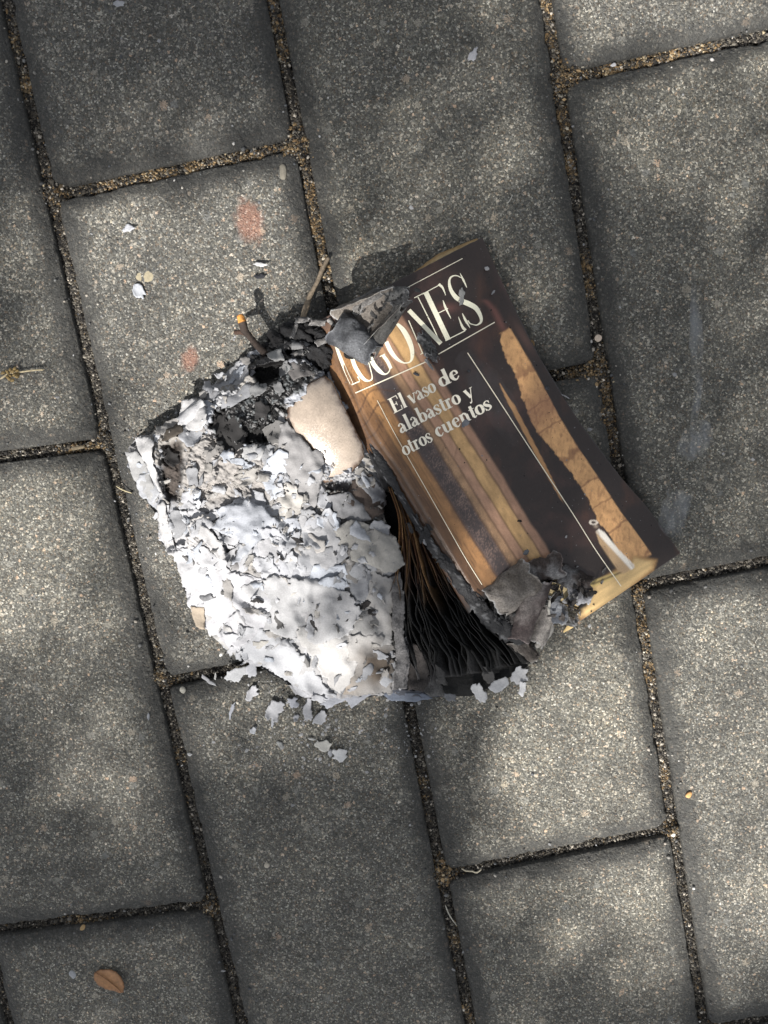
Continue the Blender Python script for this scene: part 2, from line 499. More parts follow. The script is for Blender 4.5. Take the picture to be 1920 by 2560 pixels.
# joint sand: single grains, one mass nobody could count
GOLD = [(740,370,60),(1395,120,50),(1405,190,70),(1450,185,60),(1530,165,70),(1620,150,70),(1700,135,70),(1770,130,50),(1410,300,50),(1430,400,40),
        (1465,700,45),(1470,660,40),(1488,905,45),(1495,960,80),(1515,1040,55),(1440,940,70),(1525,1110,40),(1105,2190,55),(1140,2360,35),(795,560,70),(800,650,60),
        (775,480,40),(135,470,50),(30,90,30),(60,200,30),(690,20,50),(695,120,35),(1600,1500,50),(1610,1590,50),(1625,1700,40),(1665,1950,35),
        (450,1900,25),(410,1690,40),(1360,20,40),(420,440,260),(540,400,160),(200,1110,70),(520,2280,40),(1020,2560,1),(1050,1975,40),(1180,2550,40),(200,2320,60),(1680,2085,35)]
GX = np.array([[*W(a, b)[:2], c * S] for a, b, c in GOLD])
pts = []
for (p, q) in {(tuple(np.round(a, 5)), tuple(np.round(b, 5))) for a, b in seams}:
    p = np.array(p); q = np.array(q); L = np.linalg.norm(q - p)
    if max(abs((p + q) / 2)) > .34: continue
    n = int(L * 33000)
    t = rng.uniform(0, 1, n)
    d = (q - p) / L; nn_ = np.array([-d[1], d[0]])
    off = np.clip(rng.normal(0, .0019, n), -.0046, .0046)
    xy = p + (q - p) * t[:, None] + nn_ * off[:, None]
    pts.append(np.c_[xy, -.0046 - np.abs(off) * .15 + rng.uniform(0, .0012, n)])
for a, b, c in [(1412,192,38),(742,368,34),(1490,945,40),(1515,1035,22),(1108,2192,34),(128,480,26),(402,1700,22),(265,1105,20),(1684,2086,16),(520,2276,18),(1600,1478,18)]:
    n = int(c * 22)
    w = W(a, b)[:2]
    q = w + rng.normal(0, c * S * .5, (n, 2))
    pts.append(np.c_[q, -.0032 + rng.uniform(0, .0022, n)])
G = np.vstack(pts)
dgold = np.min([np.hypot(G[:, 0] - g[0], G[:, 1] - g[1]) / g[2] for g in GX], 0)
gold = np.clip(1.25 - dgold, 0.0, 1) 
clump = fbm(G[:, 0] * 250, G[:, 1] * 250, 2, 5)
G[:, 2] -= (1 - gold) * .0009
u = rng.uniform(0, 1, len(G))
pal_dark = np.array([[.012,.011,.010],[.04,.035,.028],[.075,.065,.05],[.11,.10,.085],[.18,.165,.135],[.4,.36,.3]])
pal_dark = pal_dark * 1.25
pal_gold = np.array([[.09,.065,.035],[.22,.15,.075],[.30,.21,.11],[.15,.095,.045],[.38,.31,.20],[.50,.45,.35]])
ix = np.searchsorted([.34, .6, .78, .9, .97], rng.uniform(0, 1, len(G)))
isg = (u < gold * (-.12 + 1.15 * clump)) | (u > .975)
isg2 = 0
cg = np.where(isg[:, None], pal_gold[ix], pal_dark[ix]) * rng.uniform(.75, 1.25, (len(G), 1))
rg = rng.gamma(4, .00011, len(G)).clip(.00018, .0011)
V, F, C = poly_lumps(G, rg, cg, .8, 2)
tag(mk('sand_grains', V, F, M_GRAIN, pave, C, False), kind='stuff')

# stone chips standing slightly proud of the worn concrete
n = 3000
px = rng.uniform(-60, 1980, n); py = rng.uniform(-60, 2620, n)
P = W(px, py); P[:, 2] = rng.uniform(-.0005, .00005, n)
rg = rng.gamma(3.0, .00016, n).clip(.00022, .00115)
P[:, 2] = -.00015 - rg * rng.uniform(.15, .42, n)
pal = np.array([[.09,.095,.10],[.15,.15,.145],[.22,.21,.19],[.30,.27,.23],[.42,.39,.34],[.30,.21,.16],[.06,.06,.06],[.55,.53,.5]])
ix = rng.choice(8, n, p=[.2,.255,.235,.1,.06,.005,.115,.03])
V, F, C = poly_lumps(P, rg, pal[ix] * rng.uniform(.8, 1.15, (n, 1)), .55, 4)
tag(mk('aggregate_chips', V, F, M_STONE, pave, C, True), kind='stuff')

# ------------------------------------------------------------------ sheets, curls, tubes, lumps
def ragged(poly, step=3.0, rag=2.0, seed=0, smooth=True):
    P = np.asarray(poly, float)
    out = []
    for k in range(len(P)):
        a, b = P[k], P[(k + 1) % len(P)]
        L = np.linalg.norm(b - a); m = max(1, int(L / step))
        for t in np.arange(m) / m: out.append(a + (b - a) * t)
    out = np.array(out)
    nx = (fbm(out[:, 0] * .11, out[:, 1] * .11, 4, seed) - .5) * 2.8 * rag
    ny = (fbm(out[:, 0] * .11 + 40, out[:, 1] * .11, 4, seed + 5) - .5) * 2.8 * rag
    return out + np.c_[nx, ny]

def cdt(out, step, seed=0):
    r = np.random.default_rng(int(seed * 10) + 5)
    x0, y0 = out.min(0); x1, y1 = out.max(0)
    gx, gy = np.meshgrid(np.arange(x0, x1, step), np.arange(y0, y1, step * .87))
    gx = gx + (np.arange(gx.shape[0]) % 2)[:, None] * step * .5
    g = np.c_[gx.ravel(), gy.ravel()] + r.uniform(-.2, .2, (gx.size, 2)) * step
    g = g[sdf(g[:, 0], g[:, 1], out[::max(1, len(out)//60)]) > step * .2] if len(g) else g
    g = g[sdf(g[:, 0], g[:, 1], out) > step * .45] if len(g) else g
    vs = [Vector(p) for p in out.tolist() + g.tolist()]
    res = delaunay_2d_cdt(vs, [], [list(range(len(out)))], 1, 1e-4)
    v = np.array([tuple(p) for p in res[0]])
    return v, [tuple(f) for f in res[2]]

def sheet(name, poly, z, mat, parent=None, col=(.6, .6, .6), step=7, rag=2.0, crumple=.35, curl=None, thick=.15,
          seed=0, cvar=.25, rim=None, gloss=0.0, cscale=.05):
    out = ragged(poly, max(2.0, step * .5), rag, seed)
    v, F = cdt(out, step, seed)
    x, y = v[:, 0], v[:, 1]
    zz = z(x, y) if callable(z) else np.full(len(x), float(z))
    c = v.mean(0); R = max(np.ptp(x), np.ptp(y)) / 2 + 1e-6
    zz = zz + (fbm(x * cscale * .5, y * cscale * .5, 2, seed + 2) - .5) * 2.4 * crumple + (fbm(x * cscale * 2, y * cscale * 2, 3, seed + 12) - .5) * .45 * crumple
    zz = zz - (np.abs(fbm(x * cscale * .6 + 7, y * cscale * .6, 2, seed + 3) - .5) * 4 - .5) * crumple * .6
    if curl:
        for (dx, dy, am) in curl:
            t = ((x - c[0]) * dx + (y - c[1]) * dy) / R / math.hypot(dx, dy)
            zz = zz + am * np.clip(t, 0, None) ** 2
    k = 1 + (fbm(x * .04, y * .04, 4, seed + 7) - .5) * 2 * cvar
    C = (col(x, y) if callable(col) else np.asarray(col, float)[None]) * k[:, None]
    if rim is not None:
        d = sdf(x, y, out)
        f = 1 - sstep(0, rim[1], d + (fbm(x * .1, y * .1, 3, seed) - .5) * rim[1])
        C = C * (1 - f[:, None]) + np.asarray(rim[0])[None] * f[:, None]
    C = np.c_[C, np.full(len(C), gloss)]
    o = mk(name, W(x, y, zz), F, mat, parent, C)
    me = o.data
    if me.polygons[0].normal.z < 0: me.flip_normals()
    return solid(o, thick)

def curl(name, p0, z0, p1, z1, r0, r1, a0, a1, mat, parent=None, col=(.3, .3, .3), col2=None, nu=26, nv=22, rag=.12, seed=0,
         spiral=0.0, gloss=0.0, crum=.06, thick=.15):
    """a rolled sheet: part of a cone round an axis; radii in photograph pixels, angles in degrees (0 = right of the axis)"""
    P0, P1 = W(*p0, z0), W(*p1, z1)
    ax = P1 - P0; L = np.linalg.norm(ax); ax = ax / L
    side = np.cross(ax, [0, 0, 1.0]); side /= np.linalg.norm(side); up = np.cross(side, ax)
    u, v = np.meshgrid(np.linspace(0, 1, nu), np.linspace(0, 1, nv), indexing='ij')
    s = u + (fbm(v * 7 + seed, v * 0 + seed, 4, seed) - .5) * 2 * rag * (1 - u) * 1.3 - (fbm(v * 7 + seed * 2, v * 0, 4, seed + 1) - .5) * 2 * rag * u * 1.3
    e = (fbm(u * 6 + seed, u * 0, 4, seed + 3) - .5) * rag * 2
    e2 = (fbm(u * 6 + seed, u * 0 + 9, 4, seed + 4) - .5) * rag * 2
    vv = v + e * (1 - v) + e2 * v
    ang = np.radians(a0 + (a1 - a0) * vv)
    r = (r0 + (r1 - r0) * s) * S * (1 - spiral * vv)
    r = r * (1 + (fbm(u * 5 + seed, v * 5, 4, seed + 8) - .5) * 2 * crum * 2)
    P = P0 + ax * (s * L)[..., None] + side * (r * np.cos(ang))[..., None] + up * (r * np.sin(ang))[..., None]
    k = 1 + (fbm(u * 6, v * 6 + seed, 4, seed + 6) - .5) * .7
    C = np.asarray(col)[None, None] * k[..., None]
    if col2 is not None:
        f = sstep(.35, .65, fbm(u * 3 + 3, v * 3 + seed, 4, seed + 15))[..., None]
        C = C * (1 - f) + np.asarray(col2)[None, None] * f * k[..., None]
    ed = np.minimum(np.minimum(u * (nu / 20), (1 - u) * (nu / 20)), np.minimum(v, 1 - v) * (nv / 20))
    ed = (1 - sstep(0, .09, ed + (fbm(u * 9, v * 9, 3, seed + 31) - .35) * .12))[..., None]
    C = C * (1 - ed) + np.minimum(C * 2.8 + .07, .6) * ed
    C = np.concatenate([C, np.full(C.shape[:2] + (1,), gloss)], -1)
    P[..., 2] = np.maximum(P[..., 2], .0003)
    return solid(mk(name, P.reshape(-1, 3), gridf(nu, nv), mat, parent, C.reshape(-1, 4)), thick)

def tube(name, pts, rad, mat, parent=None, col=(.2, .15, .1), ns=10, n=6, rough=.15, seed=0, flat=1.0, colfn=None, gloss=0.0):
    """pts: (px, py, z mm); rad in photograph pixels"""
    Q = catmull(np.c_[np.asarray(pts, float), np.resize(np.asarray(rad, float), len(pts))], n)
    C0 = W(Q[:, 0], Q[:, 1], Q[:, 2]); R = Q[:, 3] * S
    T = np.gradient(C0, axis=0); T /= np.linalg.norm(T, axis=1)[:, None] + 1e-12
    side = np.cross(T, [0, 0, 1.0]); side /= np.linalg.norm(side, axis=1)[:, None] + 1e-9
    up = np.cross(side, T)
    th = np.linspace(0, 2 * np.pi, ns, endpoint=False)
    m = len(Q)
    ii, tt = np.meshgrid(np.arange(m), th, indexing='ij')
    k = 1 + (fbm(ii * .55 + seed, np.cos(tt) * 1.5 + np.sin(tt) * 2.1 + 9, 4, seed) - .5) * 2 * rough
    taper = np.ones(m); taper[0] = taper[-1] = .25
    rr = (R * taper)[:, None] * k
    P = C0[:, None] + side[:, None] * (rr * np.cos(tt))[..., None] + up[:, None] * (rr * np.sin(tt) * flat)[..., None]
    F = []
    for i in range(m - 1):
        for j in range(ns):
            F.append((i*ns + j, (i+1)*ns + j, (i+1)*ns + (j+1) % ns, i*ns + (j+1) % ns))
    F.append(tuple(range(ns))); F.append(tuple((m-1)*ns + j for j in reversed(range(ns))))
    t = np.repeat(np.linspace(0, 1, m), ns)
    kk = 1 + (fbm(t * 20, np.tile(th, m), 3, seed + 4) - .5) * .8
    C = (colfn(t) if colfn else np.tile(np.asarray(col, float), (m * ns, 1))) * kk[:, None]
    C = np.c_[C, np.full(len(C), gloss)]
    return mk(name, P.reshape(-1, 3), F, mat, parent, C)

def lump(name, px, py, z, rx, ry, rz, ang, mat, parent=None, col=(.3, .3, .3), seed=0, rough=.18, nu=14, nv=18, col2=None):
    """irregular pebble; radii in photograph pixels"""
    th = np.linspace(0, np.pi, nu)[:, None] + np.zeros(nv)
    ph = np.linspace(0, 2 * np.pi, nv, endpoint=False)[None] + np.zeros((nu, 1))
    x, y, zz = np.sin(th) * np.cos(ph), np.sin(th) * np.sin(ph), np.cos(th)
    k = 1 + (fbm(x * 1.3 + seed + zz * .7, y * 1.3 + 7 - zz, 4, seed) - .5) * 2 * rough
    k[0] = k[0].mean(); k[-1] = k[-1].mean()
    x, y, zz = x * k * rx, y * k * ry, zz * k * rz
    c, s = math.cos(ang), math.sin(ang)
    P = W(px, py, z) + np.stack([(x * c - y * s), (x * s + y * c), zz], -1) * S
    F = []
    for i in range(nu - 1):
        for j in range(nv):
            F.append((i*nv + j, (i+1)*nv + j, (i+1)*nv + (j+1) % nv, i*nv + (j+1) % nv))
    C = np.asarray(col)[None, None] * (1 + (k[..., None] - 1) * .8)
    if col2 is not None:
        f = sstep(.4, .6, fbm(x * .1, y * .1, 3, seed + 3))[..., None]
        C = C * (1 - f) + np.asarray(col2) * f
    return mk(name, P.reshape(-1, 3), F, mat, parent, C.reshape(-1, 3))

# ------------------------------------------------------------------ the burnt book
BASE = W(1000, 1200, 0)
book = empty('burnt_book', BASE)
tag(book, 'half burnt paperback book with charred pages and white ash lying on grey paving', 'book')

# ---- front cover
RT = catmull([(1206,593),(1275,747),(1351,897),(1450,1057),(1550,1190),(1620,1271),(1701,1383)], 12)
LT = catmull([(800,800),(812,870),(829,944),(857,1010),(886,1074),(928,1142),(972,1204),(1070,1366),(1165,1525),(1262,1680)], 12)
def arc(P):
    d = np.r_[0, np.cumsum(np.hypot(*np.diff(P, axis=0).T))]
    return d / d[-1]
rs, ls = arc(RT), arc(LT)
def nt_(x, y):
    X = np.asarray(x, float) - 1206; Y = np.asarray(y, float) - 593
    return X * .848 - Y * .53, X * .53 + Y * .848
Lt_n, Lt_t = nt_(LT[:, 0], LT[:, 1])
def zcov(x, y):
    n, t = nt_(x, y)
    nl = np.interp(t, Lt_t, Lt_n)
    f = np.clip(n / np.minimum(nl, -50), 0, 1.05)
    z = 5.0 + 12.5 * np.sin(f * 1.45)
    e = np.clip((n - nl) / 42.0, 0, 1)
    z = z - 3.2 * (1 - e) ** 2.0
    z = z - .55 * np.exp(-((n - nl - 34) / 5.0) ** 2)
    z = z + 1.4 * sstep(780, 950, t) * sstep(-160, 0, n) + .5 * np.sin(t * .012 + n * .006)
    return z
BURN = [(1150,1560),(1196,1512),(1238,1478),(1300,1432),(1372,1420),(1425,1440),(1470,1482),(1446,1520),(1440,1548),(1462,1585),(1300,1800),(1100,1750)]
def paint(x, y):
    """printed picture on the cover, as albedo"""
    n, t = nt_(x, y)
    wx = n + (fbm(x * .02, y * .02, 3, 3) - .5) * 5
    g = fbm(x * .35, y * .35, 3, 8)
    g2 = fbm(x * .02, y * .02, 4, 18)
    def c(*v): return np.array(v)[None, :]
    def mix(C, D, f): return C * (1 - f[:, None]) + D * f[:, None]
    dark = c(.030, .022, .0195)
    C = np.repeat(dark, len(n), 0) * (1 + .35 * (g[:, None] - .5))
    C = mix(C, c(.085, .045, .038), .5 * sstep(.45, .85, g2) * (1 - sstep(-160, -60, n)))
    C = mix(C, c(.11, .05, .03), sstep(.55, .9, fbm(x * .03, y * .012, 4, 31)) * .4)
    # columns to the left
    def band(a, b, s=3.0):
        return sstep(a - s, a + s, wx) * (1 - sstep(b - s, b + s, wx))
    ns = fbm(t * .02, n * .25, 3, 40); cr = fbm(t * .05, n * .12, 4, 41)
    cols = [(-620, -535, (.12,.062,.034)), (-535, -500, (.17,.085,.040)), (-500, -462, (.27,.135,.055)), (-462, -420, (.46,.235,.085)), (-420, -376, (.22,.15,.12)),
            (-376, -355, (.46,.275,.145)), (-355, -330, (.48,.275,.17)), (-330, -297, (.64,.39,.165)), (-297, -276, (.42,.24,.15))]
    for a, b, cc in cols:
        lum_ = sum(cc) / 3; cc = tuple(.90 * (.96 * q_ + .04 * lum_) for q_ in cc)
        C = mix(C, np.repeat(c(*cc), len(n), 0) * (.62 + .62 * cr[:, None]), band(a, b, 5.0))
    on = 1 - sstep(-282, -272, wx)
    sp = np.exp(-((n + 398) / 26) ** 2) * sstep(.36, .62, fbm(x * .6, y * .6, 2, 77) * .55 + fbm(x * .02, y * .02, 3, 78) * .6)
    C = mix(C, c(.035, .03, .032), np.clip(sp * on * 1.1, 0, .85))
    # grooves between the stripes and carved bands across them
    for a in (-462, -420, -376, -355, -330, -297):
        C = mix(C, c(.10, .05, .025), np.exp(-((wx - a) / 2.2) ** 2) * .5 * on)
    ln = sstep(.82, .97, np.sin(t * .16 + 2.4 * np.cos((n + 440) * .05) + 5 * fbm(t * .01, n * .01, 2, 51)))
    gate = sstep(.52, .66, fbm(t * .012 + 3, n * .004, 2, 55))
    C = mix(C, c(.07, .035, .02), ln * gate * on * .6 * (1 - sstep(-380, -300, n)))
    fl = sstep(.86, .98, np.sin(n * .75 + 3 * fbm(t * .02, n * .02, 2, 61)))
    C = mix(C, c(.06, .03, .016), fl * on * .45 * (1 - sstep(-450, -405, n)) * (1 - sstep(-500, -520, n)))
    # darker brown low down near the spine and at the top
    C = mix(C, C * c(.42, .42, .45), on * sstep(60, 520, t) * (1 - sstep(-470, -425, n)) * .85)
    C = mix(C, C * c(.7, .68, .7), on * (1 - sstep(-420, -370, n)) * sstep(300, 600, t) * .7)
    C = mix(C, c(.10, .065, .048), on * (1 - sstep(-30, 150, t)) * .55)
    C = mix(C, c(.035, .026, .028), (1 - sstep(-50, 60, t)) * .85 * on)
    C = mix(C, C * .55, on * sstep(700, 860, t) * (1 - sstep(-420, -330, n)))
    # pillar on the right
    tl = [228, 250, 290, 330, 372, 486, 560, 620, 700, 762, 820, 888]
    rl = [-62, -62, -63, -64, -66, -75, -76, -74, -72, -71, -66, -61]
    ll = [-90, -100, -112, -112, -124, -140, -131, -121, -124, -128, -126, -124]
    jagp = (fbm(t * .02, t * 0, 2, 70) - .5) * 10 + (fbm(t * .12, t * 0, 4, 75) - .5) * 8
    pr = np.interp(t, tl, rl); pl = np.interp(t, tl, ll) + jagp
    inb = sstep(-1.5, 1.5, n - pl) * (1 - sstep(-1.5, 1.5, n - pr)) * sstep(224, 230, t) * (1 - sstep(892, 900, t))
    pc = np.repeat(c(.62, .35, .155), len(n), 0) * (.72 + .55 * fbm(t * .06, n * .1, 4, 71)[:, None])
    pc = mix(pc, c(.16, .07, .04), sstep(.955, 1, np.sin(t * .083 + 9 * fbm(t * .008, t * 0, 2, 72) + 1.2 * fbm(n * .05, t * .02, 3, 74))) * .6)
    pc = mix(pc, c(.26, .12, .075), np.exp(-((t - 440) / 45) ** 2) * .6)
    pc = mix(pc, c(.20, .09, .05), sstep(.5, .8, fbm(x * .22, y * .09, 4, 73)) * .5)
    C = mix(C, pc, inb)
    # thin sliver beside the pillar
    sl_l = np.interp(t, [330, 380, 560, 660], [-158, -165, -178, -182])
    C = mix(C, c(.42, .23, .10), sstep(-1, 1, n - sl_l) * (1 - sstep(-1, 1, n - sl_l - np.interp(t, [330, 400, 560, 680], [2, 12, 11, 3]))) * sstep(330, 336, t) * (1 - sstep(640, 680, t)))
    # reddish stroke above the pillar, smudges
    stx = np.interp(y, [750, 775, 800, 830], [1213, 1235, 1248, 1262])
    C = mix(C, c(.16, .07, .055), np.exp(-((x - stx) / 9) ** 2) * sstep(745, 755, y) * (1 - sstep(815, 835, y)) * .9)
    C = mix(C, c(.13, .06, .05), np.exp(-(((x - 1120) / 26) ** 2 + ((y - 770) / 12) ** 2)) * .8)
    C = mix(C, c(.10, .055, .05), np.exp(-(((n + 12) / 12) ** 2 + ((t - 145) / 40) ** 2)) * .8)
    C = mix(C, c(.12, .065, .05), np.exp(-(((n + 45) / 10) ** 2 + ((t - 265) / 45) ** 2)) * .6)
    # golden floor
    d = sdf(x + (g - .5) * 5, y, [(1643,1399),(1583,1388),(1575,1402),(1500,1448),(1465,1470),(1405,1500),(1405,1560),(1470,1545),(1560,1485),(1634,1425)])
    fg = sstep(-6, 6, d)
    gc = np.repeat(c(.62, .43, .20), len(n), 0) * (.7 + .6 * fbm(n * .02, t * .12, 4, 81)[:, None])
    gc = mix(gc, c(.22, .10, .03), (1 - sstep(0, 14, d)) * .7)
    C = mix(C, gc, fg)
    d = sdf(x, y, [(1455,1460),(1540,1430),(1547,1440),(1470,1475)])
    C = mix(C, c(.55, .42, .16), sstep(-2, 3, d) * .8)
    C = mix(C, c(.03, .02, .015), np.exp(-((y - (1462 - (x - 1478) * .42)) / 3.0) ** 2) * sstep(1478, 1484, x) * (1 - sstep(1566, 1575, x)) * .8)
    # robed figure
    fig = sdf(x, y, [(1489,1329),(1497,1322),(1510,1330),(1545,1372),(1585,1412),(1586,1420),(1560,1434),(1545,1427),(1518,1388),(1499,1360)])
    fc = mix(np.repeat(c(.86, .80, .70), len(n), 0), c(.50, .34, .19), sstep(4, 10, (x - 1492) * -.73 + (y - 1322) * .68))
    fc = mix(fc, c(.25, .14, .07), sstep(.6, .8, fbm(n * .2, t * .03, 2, 91)) * .4)
    C = mix(C, fc, sstep(-1.5, 1.5, fig))
    rr_ = np.hypot((x - 1484) / 11.5, (y - 1306) / 6.5)
    C = mix(C, c(.75, .66, .55), sstep(.45, .6, rr_) * (1 - sstep(.95, 1.1, rr_)))
    C = mix(C, c(.5, .4, .3), np.exp(-(((x - 1490) / 5) ** 2 + ((y - 1316) / 4) ** 2)) * .8)
    C = mix(C, c(.05, .035, .025), np.exp(-((n - np.interp(t, Lt_t, Lt_n) - 34) / 4.0) ** 2) * .5)
    # char along the burnt edge, scuffed white rim at the cut edge
    db = sdf(x, y, BURN)
    C = mix(C, c(.012, .010, .009), 1 - sstep(0, 26, -db + (fbm(x * .08, y * .08, 3, 95) - .5) * 22))
    return np.clip(C, 0, 1)

nu_, nv_ = 190, 380
uu, vv = np.meshgrid(np.linspace(0, 1, nu_), np.linspace(0, 1, nv_), indexing='ij')
Lx, Ly = np.interp(vv, ls, LT[:, 0]), np.interp(vv, ls, LT[:, 1])
Rx, Ry = np.interp(vv, rs, RT[:, 0]), np.interp(vv, rs, RT[:, 1])
CX, CY = Lx + (Rx - Lx) * uu, Ly + (Ry - Ly) * uu
CY = CY + (vv < .004) * (fbm(CX * .08, CY * 0, 3, 5) - .5) * 3
keep = sdf(CX + (fbm(CX * .06, CY * .06, 4, 101) - .5) * 10, CY + (fbm(CX * .06 + 9, CY * .06, 4, 103) - .5) * 10, BURN) < 0
Vc = W(CX, CY, zcov(CX, CY)).reshape(-1, 3)
Cc = paint(CX.ravel(), CY.ravel())
Fc = gridf(nu_, nv_, keep)
Vc, Fc, Cc = clean(Vc, Fc, Cc)
cover = mk('front_cover', Vc, Fc[:, ::-1], M_COVER, book, np.c_[Cc, np.full(len(Cc), .5)])
if cover.data.polygons[500].normal.z < 0: cover.data.flip_normals()
solid(cover, .3)

# cut edge of the cover where the white core shows
def ribbon(pts, w, lift=.07, n=10, smooth=True, zf=zcov):
    w = np.resize(np.asarray(w, float), len(pts)) if np.ndim(w) else np.full(len(pts), float(w))
    Q = np.c_[np.asarray(pts, float), w]
    if smooth and len(Q) > 2: Q = catmull(Q, n)
    else:
        o = []
        for a, b in zip(Q[:-1], Q[1:]):
            m = max(2, int(np.hypot(*(b - a)[:2]) / 4))
            for t in np.arange(m) / m: o.append(a + (b - a) * t)
        o.append(Q[-1]); Q = np.array(o)
    T = np.gradient(Q[:, :2], axis=0); T /= np.linalg.norm(T, axis=1)[:, None] + 1e-9
    Nn = np.c_[-T[:, 1], T[:, 0]] * Q[:, 2:3] / 2
    a, b = Q[:, :2] + Nn, Q[:, :2] - Nn
    P = np.stack([a, b], 1).reshape(-1, 2)
    V = W(P[:, 0], P[:, 1], zf(P[:, 0], P[:, 1]) + lift)
    F = [(2*i, 2*i+1, 2*i+3, 2*i+2) for i in range(len(Q) - 1)]
    return V, F
def ribbons(name, lst, mat, parent, col, base=.05):
    Vs, Fs, o = [], [], 0
    for k, (pts, w, sm) in enumerate(lst):
        V, F = ribbon(pts, w, base + .004 * k, smooth=sm)
        Vs.append(V); Fs += [tuple(i + o for i in f) for f in F]; o += len(V)
    V = np.vstack(Vs)
    ob = mk(name, V, Fs, mat, parent, np.asarray(col))
    return ob

CREAM = (.80, .77, .60)
def k1(pts): return [(800 + a / 3.318, 560 + b / 3.318) for a, b in pts]      # traced on an enlargement of the title
big = [
    # L
    (k1([(100,905),(150,1060),(205,1200),(262,1325)]), [4.5, 8, 8.5, 8.5], True), (k1([(262,1333),(328,1305)]), [3, 3], False), (k1([(330,1300),(312,1265)]), [1.5, 4], False),
    # U
    (k1([(262,1100),(290,1180),(335,1255),(372,1292),(405,1302)]), [10, 10, 10, 8, 3.5], True), (k1([(405,1303),(428,1290),(432,1262),(418,1200),(395,1120)]), [3, 3.4, 2.4, 2.2, 2], True),
    # G
    (k1([(415,1100),(450,1170),(500,1225),(540,1246),(572,1225),(583,1190)]), [11, 11, 10, 4, 2.6, 2.6], True), (k1([(588,1200),(560,1140),(520,1085)]), [8.5, 8.5, 8], True), (k1([(495,1100),(540,1078)]), [2, 2], False),
    # O
    (k1([(548,975),(590,1060),(640,1120),(690,1150),(722,1152)]), [11, 11, 8, 4, 2.4], True), (k1([(640,828),(690,880),(735,960),(762,1040),(764,1105),(748,1142),(716,1154)]), [7, 12, 13, 11, 8, 4, 2.5], True),
    # N
    (k1([(737,715),(1003,993)]), [11, 11], False), (k1([(735,800),(795,940),(852,1075)]), [2.4, 2.4, 2.4], True), (k1([(832,1082),(885,1055)]), [1.8, 2.4], False),
    (k1([(812,605),(870,720),(945,872),(1000,990)]), [2.6, 2.6, 2.6, 2.4], True), (k1([(782,613),(862,572)]), [2.2, 2.2], False),
    # E
    (k1([(878,568),(1065,962)]), [12.5, 13], False), (k1([(850,582),(1000,500)]), [2.2, 2.2], False), (k1([(985,498),(1018,530),(1043,592)]), [7, 5, 1.2], True),
    (k1([(975,742),(1062,700)]), [2.2, 2.2], False), (k1([(1020,632),(1040,690),(1086,785)]), [1.2, 5.5, 1.4], True),
    (k1([(1040,968),(1205,885)]), [2.2, 2.8], False), (k1([(1208,882),(1180,850),(1148,770)]), [7, 6, 1.2], True),
    # S
    (k1([(1162,408),(1192,470),(1218,528)]), [1.2, 4.5, 1.4], True),
    (k1([(1178,448),(1130,428),(1088,440),(1072,480),(1085,545),(1125,605),(1180,640),(1240,665),(1295,700),(1332,765),(1335,812),(1300,838),(1262,832)]),
        [2.2, 2.6, 4, 6, 9, 11, 12.5, 13, 12, 9, 6, 3, 2.2], True),
    (k1([(1180,740),(1208,800),(1245,862)]), [1.4, 6, 1.2], True), (k1([(1225,800),(1245,825),(1275,835)]), [3, 2.6, 2.2], True),
]
ribbons('title_lettering', big, M_PRINT, book, CREAM)
rules = [
    (k1([(700,540),(1182,286)]), 2.0, False), (k1([(982,1080),(1449,815)]), 2.6, False), (k1([(293,1402),(560,1285),(875,1145)]), 2.8, True),
    ([(1169,882),(1260,1021),(1340,1144),(1430,1281),(1490,1376),(1553,1466)], 2.3, True),
    ([(943,1001),(990,1090),(1061,1215),(1120,1319),(1165,1398),(1205,1462)], 1.5, True),
]
ribbons('printed_rule', rules, M_PRINT, book, (.78, .72, .56), .30)

